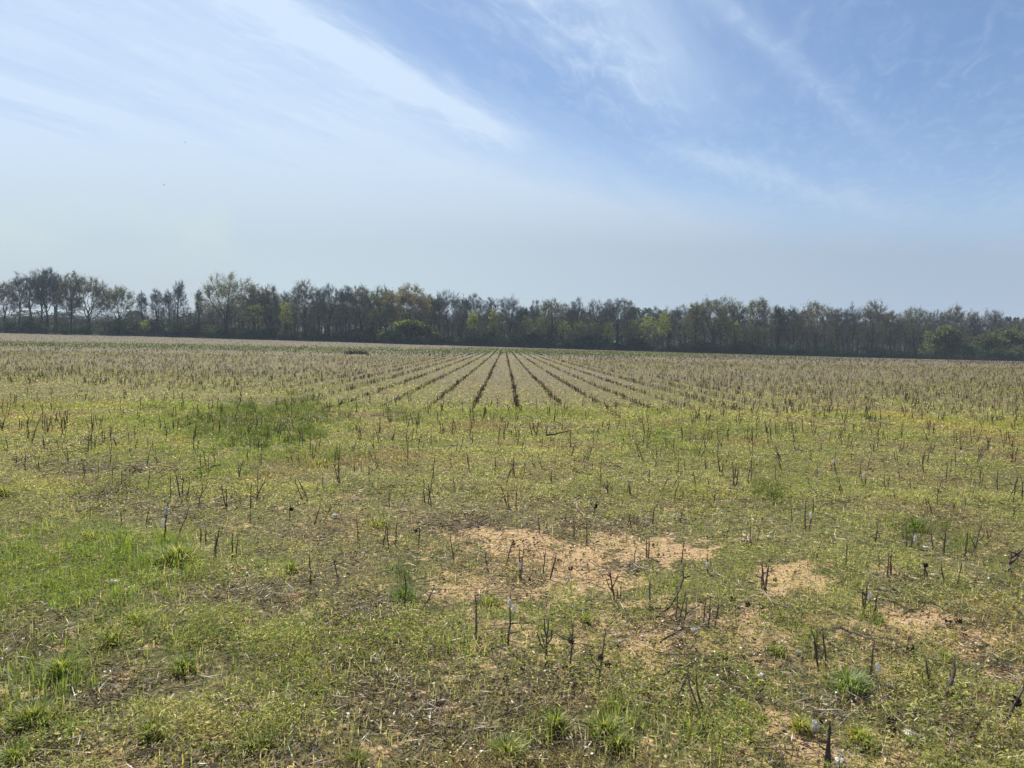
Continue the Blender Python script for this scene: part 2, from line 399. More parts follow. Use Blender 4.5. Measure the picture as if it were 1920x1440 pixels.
# ------------------------------------------------------------------ the ground: one sheet
def build_ground():
    NR, NC = 1150, 340
    t = np.linspace(0, 1, NR); ys = -10 + 10.6 * np.exp(t * math.log(910 / 10.6))
    s = np.linspace(-1, 1, NC)
    X = (ys[:, None] + 10) * (0.72 * s + 0.33 * s ** 3)[None]; Y = np.repeat(ys[:, None], NC, 1)
    x = X.ravel(); y = Y.ravel()
    so, gr, st, ye, we, sp = cover_masks(x, np.maximum(y, 1.6))
    z = Z(x, y)
    nw = np.clip((14 - y) / 8, 0, 1)
    z = z - 0.012 + nw * 0.022 * (fbm(x * 6, y * 6, 71) - 0.5)
    i = np.arange(NR - 1)[:, None] * NC; j = np.arange(NC - 1)[None]
    Q = np.stack([i + j, i + j + 1, i + NC + j + 1, i + NC + j], -1).reshape(-1, 4)
    mb = MB(); mb.add(np.stack([x, y, z], 1), None, Q, np.stack([so, np.clip(gr * 0.8 + sp, 0, 1), we], 1))
    m = bpy.data.materials.new('field_ground'); m.use_nodes = True; tr = m.node_tree; tr.nodes.clear(); g = NT(tr)
    at = g.n('ShaderNodeAttribute', attribute_name='col'); se = g.n('ShaderNodeSeparateColor'); tr.links.new(at.outputs[0], se.inputs[0])
    co = g.n('ShaderNodeTexCoord').outputs['Object']
    sx = g.n('ShaderNodeSeparateXYZ'); tr.links.new(co, sx.inputs[0])
    nA = g.noise(co, 0.25, 5, 0.6); nB = g.noise(co, 3.0, 6, 0.65); nC = g.noise(co, 28.0, 6, 0.7); nD = g.noise(co, 120.0, 4, 0.7)
    soilc = g.mix(g.sstep(nC, 0.3, 0.7), (0.31, 0.200, 0.100), (0.52, 0.370, 0.205))
    soilc = g.mix(g.sstep(nD, 0.55, 0.75), soilc, (0.16, 0.09, 0.045))
    lit = g.mix(g.sstep(nC, 0.35, 0.65), (0.050, 0.036, 0.022), (0.165, 0.125, 0.075))  # litter tones lowered: shade contrast between the weeds put into the colour
    lit = g.mix(g.sstep(nD, 0.58, 0.72), lit, (0.33, 0.28, 0.19))
    farl = g.mix(g.sstep(nB, 0.3, 0.7), (0.092, 0.077, 0.050), (0.158, 0.130, 0.084))
    farl = g.mix(g.sstep(nA, 0.35, 0.65), farl, (0.140, 0.108, 0.074))
    fy = g.sstep(sx.outputs[1], 14.0, 40.0)
    farl = g.mix(g.sstep(sx.outputs[1], 110.0, 240.0), farl, g.mix(g.sstep(nB, 0.3, 0.7), (0.088, 0.071, 0.050), (0.135, 0.108, 0.075)))
    dead = g.mix(fy, lit, farl)
    weedc = g.mix(g.sstep(nC, 0.35, 0.65), (0.050, 0.054, 0.020), (0.170, 0.162, 0.060))  # weed base darkened likewise, so the gaps look shaded
    gw = g.m('MULTIPLY', se.outputs[2], g.m('ADD', 0.45, g.m('MULTIPLY', nB, 0.8)), clamp=True)
    base = g.mix(gw, dead, weedc)
    base = g.mix(g.m('MULTIPLY', se.outputs[1], g.m('ADD', 0.5, g.m('MULTIPLY', nB, 0.7)), clamp=True), base, (0.070, 0.088, 0.024))
    nE = g.noise(co, 7.0, 6, 0.7)
    thin = g.m('MULTIPLY', g.sstep(nE, 0.52, 0.70), g.m('SUBTRACT', 0.42, g.m('MULTIPLY', fy, 0.42)))
    sm = g.sstep(g.m('ADD', g.m('MAXIMUM', g.m('MULTIPLY', se.outputs[0], 0.85), thin), g.m('ADD', g.m('MULTIPLY', g.m('SUBTRACT', nC, 0.5), 0.9), g.m('MULTIPLY', g.m('SUBTRACT', nE, 0.5), 1.1))), 0.12, 0.58)
    base = g.mix(sm, base, soilc)
    # wheel-worn, weedier and barer lanes between the crop rows
    lane = g.noise(g.xyz(g.m('MULTIPLY', sx.outputs[0], 0.52), g.m('MULTIPLY', sx.outputs[1], 0.012), 0.0), 1.0, 2, 0.5)
    base = g.mix(g.m('MULTIPLY', g.sstep(lane, 0.5, 0.68), g.m('MULTIPLY', fy, 0.55)), base, (0.135, 0.130, 0.055))
    base = g.mix(g.m('MULTIPLY', g.sstep(lane, 0.5, 0.34), g.m('MULTIPLY', fy, 0.35)), base, (0.150, 0.115, 0.090))
    # the crop drill: a darker crust along each row
    rowp = g.m('ABSOLUTE', g.m('SUBTRACT', g.m('FRACT', g.m('ADD', g.m('DIVIDE', g.m('SUBTRACT', sx.outputs[0], ROW0), ROWS), 0.5)), 0.5))
    base = g.mix(g.m('MULTIPLY', g.m('SUBTRACT', 1.0, g.sstep(rowp, 0.03, 0.11)), g.m('MULTIPLY', fy, 0.6)), base, (0.085, 0.064, 0.045))
    p = g.n('ShaderNodeBsdfPrincipled'); g.put(p.inputs['Base Color'], base); p.inputs['Roughness'].default_value = 0.95; p.inputs['Specular IOR Level'].default_value = 0.12
    bp = g.n('ShaderNodeBump'); bp.inputs['Strength'].default_value = 0.8; bp.inputs['Distance'].default_value = 0.02
    g.put(bp.inputs['Height'], g.m('ADD', nC, g.m('MULTIPLY', nD, 0.5))); tr.links.new(bp.outputs[0], p.inputs['Normal'])
    out = g.n('ShaderNodeOutputMaterial'); tr.links.new(p.outputs[0], out.inputs[0])
    o = mb.obj('field_ground', m, None, True)
    tag(o, 'wide harvested cotton field of sandy orange soil and weeds', 'ground', None, 'structure')


build_ground()


def scatter(r, n, d0, d1, k=0.80, pad=0.8, power=1.0):
    """n ground points between depths d0..d1, thinning with depth like the picture does"""
    d = np.linspace(d0, d1, 600); wgt = (k * d + pad) * (1.0 / d) ** power
    c = np.cumsum(wgt); c /= c[-1]
    y = np.interp(r.rand(n), c, d); x = (r.rand(n) * 2 - 1) * (k * y + pad)
    return x, y


# ------------------------------------------------------------------ ground cover (stuff)
def build_cover():
    r = rs(7)
    # small leafy weeds
    mb = MB()
    for n, d0, d1, pw in ((680000, 2.0, 7.0, 1.7), (560000, 6.5, 16, 1.6), (380000, 15, 75, 1.7)):
        x, y = scatter(r, n, d0, d1, 0.78, 0.7, pw)
        so, gr, st, ye, we, sp = cover_masks(x, y)
        clump = fbm(x * 2.4, y * 2.4, 61) ; cl2 = vnoise(x * 9, y * 9, 62)
        fine = np.clip((clump - 0.33) * 3.0, 0, 1) * np.clip(0.08 + cl2 * 1.3, 0, 1)
        nearw = np.clip((7.0 - y) / 3, 0, 1)
        keep = r.rand(n) < np.clip(we * (0.55 - .50 * nearw + (0.75 + .42 * nearw) * fine), 0, 1)
        x, y, gr, st, ye, clump, fine = [a[keep] for a in (x, y, gr, st, ye, clump, fine)]
        n = len(x)
        size = np.maximum(0.0072, y * 0.00128) * (0.5 + 0.8 * r.rand(n) ** 1.5)
        hz = np.minimum(0.012 + 0.085 * fine, 0.1) * r.rand(n) + y * 0.0005
        A1 = pal(r, n, [(.37, .375, .130), (.30, .33, .100), (.46, .43, .22), (.20, .24, .065), (.54, .50, .33)], [5, 4, 3, 2, 1.4])
        A2 = pal(r, n, [(.18, .225, .050), (.13, .17, .040), (.25, .29, .07), (.33, .33, .11)], [4, 3, 3, 1.5])
        A3 = pal(r, n, [(.27, .20, .115), (.19, .135, .075), (.33, .27, .15), (.105, .075, .05), (.25, .24, .08)], [4, 3, 3, 2, 3])
        sp_ = fbm(x * .9, y * .9, 66) + .25 * (r.rand(n) - .5)
        c = np.where((sp_ > .56)[:, None], A2, np.where((sp_ < .39)[:, None], A3, A1))
        big = fbm(x * .45, y * .45, 63)[:, None]
        c *= 0.82 + 0.45 * big
        c = c * (1 - 0.45 * gr[:, None]) + np.array([.13, .20, .035]) * 0.45 * gr[:, None]
        c = c * (.45 + .55 * deep_tone(x, y))
        c = np.where((r.rand(n) < ye)[:, None], pal(r, n, [(.40, .33, .13), (.34, .29, .10)]), c)
        far = np.clip((y - 17) / 16, 0, 1)[:, None]
        fm = 0.6 * far * (1 - np.clip(ye * 2, 0, 1))[:, None]
        c = c * (1 - fm) + np.array([.165, .142, .083]) * fm
        D = r.normal(size=(n, 3)); D[:, 2] = np.abs(D[:, 2]) * 0.6 + 0.1
        diamonds(mb, np.stack([x, y, Z(x, y) + hz], 1), D, size * (1.4 + 1.5 * (r.rand(n) < .5)), size * np.where(r.rand(n) < .5, .34, .75), c, r)
    tag(mb.obj('low_weeds', M_LEAF), 'low yellow-green weeds matted over the near half of the field', 'weeds', None, 'stuff')
    # grass blades
    mb = MB()
    for n, d0, d1, pw in ((150000, 2.0, 7.0, 1.6), (150000, 6.5, 18, 1.5), (90000, 17, 45, 1.3)):
        x, y = scatter(r, n, d0, d1, 0.78, 0.7, pw)
        so, gr, st, ye, we, sp = cover_masks(x, y)
        clump = fbm(x * 1.5, y * 1.5, 81); tuft = vnoise(x * 7, y * 7, 82)
        pr = 0.12 * we + gr * (0.15 + 0.9 * np.clip((clump - .35) * 2.5, 0, 1)) * np.clip((tuft - 0.25) * 2, 0, 1) + 0.35 * np.clip((clump - .58) * 5, 0, 1) * np.clip((tuft - .45) * 3, 0, 1) * (1 - so)
        keep = r.rand(n) < np.clip(pr, 0, 1)
        x, y, gr, we, tuft, ye = [a[keep] for a in (x, y, gr, we, tuft, ye)]; n = len(x)
        green = np.clip(gr * 1.3 + (r.rand(n) < 0.25) * 0.6, 0, 1)[:, None]
        c = pal(r, n, [(.165, .245, .035), (.12, .19, .028), (.22, .28, .05), (.085, .14, .025)], [4, 3, 2, 2])
        d = pal(r, n, [(.36, .34, .15), (.48, .42, .26), (.28, .28, .11)])
        c = c * green + d * (1 - green)
        c = c * deep_tone(x, y)
        h = (0.025 + 0.05 * r.rand(n) + 0.075 * gr * tuft) * np.clip(1.0 + 0.01 * (y - 6), 1, 1.2)
        wd = np.maximum(0.0035, y * 0.00062) * (0.7 + 0.6 * r.rand(n))
        blades(mb, np.stack([x, y, Z(x, y) - 0.008], 1), h, wd, r.rand(n) * 2 * PI, np.abs(r.normal(size=n)) * 0.32, np.abs(r.normal(size=n)) * 0.6, c)
    nt = 5200; x, y = scatter(r, nt, 2.0, 14, 0.78, 0.7, 1.2)
    so, gr, st, ye, we, sp = cover_masks(x, y); keep = r.rand(nt) < np.clip(gr * .8 + .10 * (vnoise(x * .8, y * .8, 84) > .5) * (1 - so), 0, 1)
    x, y, gr = x[keep], y[keep], gr[keep]; nb_ = 26; sz = (.5 + 1.0 * r.rand(len(x))) * (.6 + .6 * gr)
    X = np.repeat(x, nb_) + r.normal(size=len(x) * nb_) * .035 * np.repeat(sz, nb_); Y = np.repeat(y, nb_) + r.normal(size=len(x) * nb_) * .035 * np.repeat(sz, nb_); m = len(X)
    tone = np.repeat(pal(r, len(x), [(.20, .27, .04), (.14, .21, .03), (.26, .29, .06), (.11, .17, .03)], [4, 4, 2, 2]), nb_, 0) * (.75 + .5 * r.rand(m, 1))
    tone = tone * deep_tone(X, Y)
    tone = np.where(r.rand(m, 1) < .13, pal(r, m, [(.42, .36, .2)]), tone)
    blades(mb, np.stack([X, Y, Z(X, Y) - .01], 1), (.045 + .06 * r.rand(m)) * np.repeat(sz, nb_), np.maximum(.0034, Y * .0006), r.rand(m) * 6.3, .1 + np.abs(r.normal(size=m)) * .4, .2 + np.abs(r.normal(size=m)) * .6, tone)
    tag(mb.obj('short_grass', M_GRASS), 'short green and straw-coloured grass thinly spread through the weeds', 'grass', None, 'stuff')
    # dead straw, leaf crumbs
    mb = MB()
    for n, d0, d1, pw in ((190000, 2.0, 7.0, 1.7), (130000, 6.5, 18, 1.7), (60000, 17, 40, 1.6)):
        x, y = scatter(r, n, d0, d1, 0.78, 0.7, pw)
        so, gr, st, ye, we, sp = cover_masks(x, y)
        cl = fbm(x * 1.7, y * 1.7, 91)
        pr = (0.12 + 0.95 * st * np.clip((cl - .25) * 2.2, 0.1, 1) + 0.45 * np.clip((cl - .5) * 4, 0, 1)) * (1 - 0.42 * so)
        keep = r.rand(n) < np.clip(pr, 0, 1)
        x, y, so, st = [a[keep] for a in (x, y, so, st)]; n = len(x)
        long_ = r.rand(n) < 0.62
        L = np.where(long_, 0.03 + 0.09 * r.rand(n) ** 1.5, 0.009 + 0.012 * r.rand(n)) * np.clip(y / 6, 1, 2.2)
        Wd = np.where(long_, 0.0026 + 0.0022 * r.rand(n), 0.005 + 0.007 * r.rand(n)) * np.clip(y / 4, 1, 3)
        c = pal(r, n, [(.36, .30, .20), (.24, .18, .11), (.12, .085, .055), (.055, .04, .03), (.60, .55, .46), (.20, .12, .075)], [4, 4, 4, 3, 2.2, 2], .25)
        D = r.normal(size=(n, 3)); D[:, 2] *= 0.28
        diamonds(mb, np.stack([x, y, Z(x, y) + 0.004 + 0.016 * r.rand(n)], 1), D, L, Wd, c, r)
    n = 16000; x, y = scatter(r, n, 2.0, 13, 0.78, 0.7, 1.5); so, gr, st, ye, we, sp = cover_masks(x, y); kp = r.rand(n) < np.clip(.25 + .7 * st + .25 * so - .3 * gr, 0, 1); x, y = x[kp], y[kp]; n = len(x)
    A = np.stack([x, y, Z(x, y) + .006], 1); a = r.rand(n) * 6.3; L = (.03 + .13 * r.rand(n) ** 2)
    B = A + np.stack([np.cos(a) * L, np.sin(a) * L, np.abs(r.normal(size=n)) * .15 * L], 1); wd = np.maximum(.0026, y * .0006) * (.6 + .8 * r.rand(n))
    sticks(mb, A, B, wd, wd * .5, pal(r, n, [(.10, .07, .055), (.30, .25, .18), (.055, .04, .034), (.42, .37, .29)], [4, 3, 3, 1.5]), r)
    n = 5200; x, y = scatter(r, n, 2.2, 9, 0.78, 0.7, 1.0); so, gr, st, ye, we, sp = cover_masks(x, y); cl = fbm(x * .8 + 3, y * .8, 96); kp = r.rand(n) < np.clip(.10 + .8 * so + .5 * st + (x > .3) * .25 - gr, 0, 1) * np.clip((cl - .42) * 5, 0, 1); x, y = x[kp], y[kp]; n = len(x)
    A = np.stack([x, y, Z(x, y) + .008], 1); a = r.rand(n) * 6.3; L = .07 + .20 * r.rand(n) ** 2; M = A + np.stack([np.cos(a) * L * .5, np.sin(a) * L * .5, .012 + .03 * r.rand(n)], 1); a2 = a + r.normal(size=n) * .5
    B = M + np.stack([np.cos(a2) * L * .5, np.sin(a2) * L * .5, r.normal(size=n) * .02], 1); wd = np.maximum(.0036, y * .0008) * (.6 + .8 * r.rand(n)); c = pal(r, n, [(.085, .06, .05), (.14, .105, .085), (.05, .037, .032), (.27, .23, .18)], [4, 3, 3, 1.2])
    sticks(mb, A, M, wd, wd * .85, c, r); sticks(mb, M, B, wd * .85, wd * .5, c, r)
    tag(mb.obj('dead_litter', M_LITTER), 'dead straw and crumbled brown leaf litter lying on the soil', 'litter', None, 'stuff')
    # soil crumbs and pebbles
    mb = MB(); n = 60000
    x, y = scatter(r, n, 2.0, 10, 0.78, 0.7, 1.5)
    so, gr, st, ye, we, sp = cover_masks(x, y)
    keep = r.rand(n) < np.clip(0.06 + so * 0.7, 0, 1); x, y = x[keep], y[keep]; n = len(x)
    s = np.maximum(0.004, y * 0.0009) * (0.5 + r.rand(n) ** 3 * 3.0)
    oc = np.array([(1, 0, 0), (0, 1, 0), (-1, 0, 0), (0, -1, 0), (0, 0, .8), (0, 0, -.5)])
    V = oc[None] * s[:, None, None] * (0.6 + 0.7 * r.rand(n, 6, 3)) ; a = r.rand(n) * 6.3
    ca, sa = np.cos(a)[:, None], np.sin(a)[:, None]
    V = np.stack([V[..., 0] * ca - V[..., 1] * sa, V[..., 0] * sa + V[..., 1] * ca, V[..., 2]], -1) + np.stack([x, y, Z(x, y) + s * 0.2], 1)[:, None]
    tri = np.array([(0, 1, 4), (1, 2, 4), (2, 3, 4), (3, 0, 4), (1, 0, 5), (2, 1, 5), (3, 2, 5), (0, 3, 5)])
    mb.add(V.reshape(-1, 3), (np.arange(n)[:, None, None] * 6 + tri[None]).reshape(-1, 3), None, np.repeat(pal(r, n, [(.46, .34, .21), (.36, .25, .14), (.56, .48, .36), (.13, .09, .055)], [4, 4, 2, 2]), 6, 0))
    tag(mb.obj('soil_crumbs', M_ROCK), 'orange clods and pebbles strewn over the bare soil patches', 'soil crumbs', None, 'stuff')
    # green waterway grass far off
    mb = MB(); n = 40000
    y = 45 + 190 * r.rand(n) ** 0.8; x = (r.rand(n) * 2 - 1) * 0.78 * y
    zf = Z(x, y); px, py = proj(x, y, zf)
    keep = r.rand(n) < strip_mask(px, py); x, y, zf = x[keep], y[keep], zf[keep]; n = len(x)
    blades(mb, np.stack([x, y, zf - .02], 1), 0.12 + 0.16 * r.rand(n), y * 0.0011, r.rand(n) * 6.3, np.abs(r.normal(size=n)) * .4, np.abs(r.normal(size=n)) * .5, pal(r, n, [(.085, .105, .028), (.06, .078, .022), (.12, .13, .04)]))
    tag(mb.obj('waterway_grass', M_GRASS), 'dark green band of grass crossing the far part of the field', 'grass', None, 'stuff')


build_cover()

# ------------------------------------------------------------------ the crop rows: stubble too many to count (stuff)
def build_rows():
    r = rs(19); mb = MB()
    STK = [(.085, .062, .052), (.120, .090, .070), (.070, .050, .044), (.17, .135, .100), (.05, .037, .034)]
    for y0, y1, sp, wdt, ns in ((14.0, 34, .11, .011, 2), (34, 70, .22, .013, 2), (70, 140, .55, .026, 2), (140, 292, 1.8, .06, 1)):
        kmax = int(0.80 * y1 / ROWS) + 2
        for k in range(-kmax, kmax + 1):
            xr = ROW0 + ROWS * k
            ya = max(y0, abs(xr) / 0.80, 13.6 + 1.6 * math.sin(k * 1.7) + (.5 if k > 4 else 3.5 if k < -4 else 0) + 0.12 * abs(k))
            if k < -6 and y0 < 30: ya = max(ya, 17 + min(abs(k), 16) * 0.35)
            if ya >= y1: continue
            n = int((y1 - ya) / sp)
            if n < 1: continue
            y = ya + (y1 - ya) * r.rand(n); x = xr + r.normal(size=n) * (0.020 + 0.0003 * y) + .05 * (vnoise(y * .12, np.full(n, k * 5.1), 103) - .5)
            gap = vnoise(np.full(n, k * 7.3), y * 0.45, 101) * 0.6 + vnoise(np.full(n, k * 3.1), y * 0.09, 102) * 0.4
            dens = np.clip((gap - 0.16) * 2.6, .25, 1) * (.85 if abs(k) > 5 else 1)
            if -4 <= k <= 4: dens = np.maximum(dens, np.where(y > 60, .45, .72)) * np.clip((y - ya) / 5 + .25, 0, 1) ** (1 if y0 < 30 else 0)
            elif 5 <= k <= 16 or -12 <= k <= -5: dens = np.maximum(dens, .62 if y1 < 80 else .4)
            elif y1 > 70: dens = dens * .75
            kp = r.rand(n) < dens; x, y = x[kp], y[kp]; n = len(x)
            if n == 0: continue
            z = Z(x, y); hgt = (0.13 + 0.14 * r.rand(n)) * (.78 if abs(k) > 4 else 0.56)
            for q in range(ns):
                A = np.stack([x + r.normal(size=n) * .02, y + r.normal(size=n) * .02, z - .02], 1)
                ln = r.normal(size=(n, 2)) * 0.16
                B = A + np.stack([ln[:, 0] * hgt, ln[:, 1] * hgt, hgt * (.75 + .4 * r.rand(n))], 1)
                ww = wdt * (.7 + .6 * r.rand(n)); c = pal(r, n, STK, [4, 3, 3, 2, 2])
                sticks(mb, A, B, ww, ww * .8, c, r)
            # fallen bits and henbit at the foot of each row
            m = n // (4 if abs(k) <= 4 else 3)
            if y1 <= 80 and m:
                i = r.choice(n, m)
                P = np.stack([x[i] + r.normal(size=m) * .05, y[i] + r.normal(size=m) * .06, z[i] + .01 + .07 * r.rand(m)], 1)
                D = r.normal(size=(m, 3)); D[:, 2] *= .6
                diamonds(mb, P, D, .05 + .05 * r.rand(m), .012 + wdt * .4, pal(r, m, [(.11, .07, .075), (.16, .12, .085), (.09, .09, .035)]), r)
    # the thin scatter of stubs before the rows, past the ones built singly
    n = 330; y = 10.6 + 7.5 * r.rand(n); y = 7.2 + np.round((y - 7.2) / .97) * .97 + r.normal(size=n) * .1; x = (r.rand(n) * 2 - 1) * .75 * y; z = Z(x, y)
    for q in range(3):
        kp = r.rand(n) < (1, .6, .35)[q]; m = kp.sum(); hgt = .12 + .15 * r.rand(m)
        A = np.stack([x[kp] + r.normal(size=m) * .025, y[kp] + r.normal(size=m) * .02, z[kp] - .02], 1); B = A + np.stack([r.normal(size=m) * .18 * hgt, r.normal(size=m) * .18 * hgt, hgt], 1)
        sticks(mb, A, B, .013, .010, pal(r, m, STK, [4, 3, 3, 2, 2]), r)
    tag(mb.obj('stubble_rows', M_STALK), 'long parallel rows of dark cut cotton stubble running to the treeline', 'stubble', None, 'stuff')


build_rows()

# ------------------------------------------------------------------ single cotton stalks
STALKC = np.array([.112, .083, .066])


def stem_pts(r, base, h, lean, yaw, n=5, wob=.0045):
    t = np.linspace(0, 1, n)[:, None]
    d = np.array([math.cos(yaw) * math.sin(lean), math.sin(yaw) * math.sin(lean), math.cos(lean)])
    P = np.asarray(base) + t * d * h
    P[1:] += np.cumsum(r.normal(size=(n - 1, 3)) * wob * np.array([1, 1, .3]), 0) * h * 3
    return P


def lint_blob(r, c, size, stretch=1.0):
    """a wad of weathered cotton: one lumpy skin"""
    nu, nv = 13, 9; mb = MB()
    th = np.linspace(0, 2 * PI, nu, endpoint=False); ph = np.linspace(0.02, PI - .02, nv)
    T, Ph = np.meshgrid(th, ph)
    rad = .9 + 0.36 * r.normal(size=T.shape).clip(-1.5, 1.5)
    rad[0] = rad[0].mean(); rad[-1] = rad[-1].mean()
    V = np.stack([np.sin(Ph) * np.cos(T) * rad, np.sin(Ph) * np.sin(T) * rad, np.cos(Ph) * rad * stretch], -1).reshape(-1, 3) * size + np.asarray(c)
    i = np.arange(nv - 1)[:, None] * nu; j = np.arange(nu)[None]; j2 = (j + 1) % nu
    Q = np.stack([i + j, i + nu + j, i + nu + j2, i + j2], -1).reshape(-1, 4)
    mb.add(V, None, Q, pal(r, len(V), [(.84, .82, .78), (.74, .71, .66)], None, .08))
    n = 60; A = V[r.randint(0, len(V), n)]; B = A + unit(A - np.asarray(c)) * size * .5 * r.rand(n, 1) + r.normal(size=(n, 3)) * size * .3
    sticks(mb, A, B, size * .09, size * .02, (.72, .70, .66), r)
    return mb


def husk_mb(r, c, size, up_=(0, 0, 1)):
    """an open boll husk: four or five dark pointed burrs around a core"""
    mb = MB(); k = r.randint(4, 6); upv = unit(np.asarray(up_, float)); a0 = r.rand() * 6
    e1 = unit(np.cross(upv, [.3, 1, .2])); e2 = np.cross(upv, e1)
    for q in range(k):
        a = a0 + q * 2 * PI / k; d = math.cos(a) * e1 + math.sin(a) * e2
        s_ = math.cos(a + PI / 2) * e1 + math.sin(a + PI / 2) * e2
        op = .7 + .5 * r.rand()
        p0 = np.asarray(c) + d * size * .1; p1 = np.asarray(c) + d * size * .55 * op + upv * size * .45; p2 = np.asarray(c) + d * size * .75 * op + upv * size * (1.0 + .2 * r.rand())
        w0, w1 = size * .16, size * .34
        V = [p0 - s_ * w0, p0 + s_ * w0, p1 + s_ * w1 - d * size * .1, p1 - s_ * w1 - d * size * .1, p1 + d * size * .1, p2]
        mb.add(V, [(3, 4, 5), (4, 2, 5)], [(0, 1, 4, 3), (1, 2, 4, 1)][:1], pal(r, 6, [(.075, .052, .04), (.045, .034, .03)]))
        mb.add([V[1], V[2], V[4]], [(0, 1, 2)], None, pal(r, 3, [(.06, .045, .035)]))
    return mb


def make_stalk(r, loc, h, stems=1, lean=0.0, ldir=0.0, fork=0, side=0, fat=1.0, lint=0, husk=0, spread=.035):
    """one cut cotton plant rooted at loc: split stems, snapped side shoots, lint and husks left on it"""
    parts = lint or husk
    mb = MB(); tips = []; r0 = (.0039 + .0013 * r.rand()) * fat * (1 if h < .3 else 1.15) * max(1.0, loc[1] / 9.0)
    for q in range(stems):
        b = np.array([r.normal() * spread * (stems > 1), r.normal() * spread * .6 * (stems > 1), -.03])
        hh = h * (1 if q == 0 else .6 + .4 * r.rand()) + .03
        le = lean + r.normal() * .07 + (.12 * abs(r.normal()) if stems > 1 else 0); yw = ldir if (lean and abs(lean) > .05) else r.rand() * 6.3
        P = stem_pts(r, b, hh, le + r.normal() * .05, yw, 7)
        P[0] = (0, 0, -.05)
        R = r0 * np.linspace(1.2, .60, 7) * (1 + .16 * r.normal(size=7))
        c = STALKC * (.75 + .5 * r.rand()) * np.linspace(1.15, .85, 7)[:, None].repeat(5, 0).ravel()[:36, None] if False else STALKC * (.75 + .85 * r.rand())
        tube(mb, P, R, 5, c); tips.append(P[-1])
        # splintered cut top
        for k in range(2): tube(mb, [P[-1], P[-1] + np.array([r.normal() * .004, r.normal() * .004, .012 + .018 * r.rand()]) * fat], [R[-1] * .6, R[-1] * .12], 3, c * 1.5)
        if q == 0 and fork:
            for k in range(fork):
                i = 2 + (k % 3); a = r.rand() * 6.3 if fork > 2 else (0 if k % 2 else PI) + r.normal() * .4
                L = h * (.35 + .3 * r.rand()); d1 = np.array([math.cos(a) * .55, math.sin(a) * .55, .85])
                tube(mb, [P[i], P[i] + d1 * L * .5 + r.normal(size=3) * .006, P[i] + d1 * L * .9 + np.array([0, 0, L * .2])], [r0 * .75, r0 * .6, r0 * .45], 4, c)
                tips.append(P[i] + d1 * L * .9)
        for k in range(side + r.randint(1, 4)):
            i = r.randint(1, 6); a = r.rand() * 6.3; L = h * (.10 + .16 * r.rand()) * (1.8 if side else 1)
            e = P[i] + np.array([math.cos(a), math.sin(a), .25 + .6 * r.rand()]) * L
            tube(mb, [P[i], (P[i] + e) / 2 + r.normal(size=3) * .004, e], [r0 * .6, r0 * .5, r0 * .3], 4, c)
    ob = lambda m, n, mt, p: m.obj(n, mt, p)
    if not parts:
        o = mb.obj('cotton_stalk', M_STALK, None, False, loc); return o
    root = empty('cotton_stalk', loc); mb.obj('stem', M_STALK, root)
    for k in range(lint):
        f_ = .35 + .6 * r.rand(); p = tips[0] * f_ + np.array([.010 * r.normal(), -.012, 0])
        lint_blob(r, p, (.0075 + .004 * r.rand()) * fat ** .5 * max(1, loc[1] / 7), 1.4 + .8 * r.rand()).obj('lint', M_LINT, root)
    for k in range(husk):
        f_ = .15 + .8 * r.rand(); p = tips[0] * f_ + np.array([.014 * r.choice([-1, 1]), -.008, 0])
        husk_mb(r, p, .021 + .008 * r.rand(), (r.normal() * .8, r.normal() * .5, .6)).obj('husk', M_STALK, root)
    return root


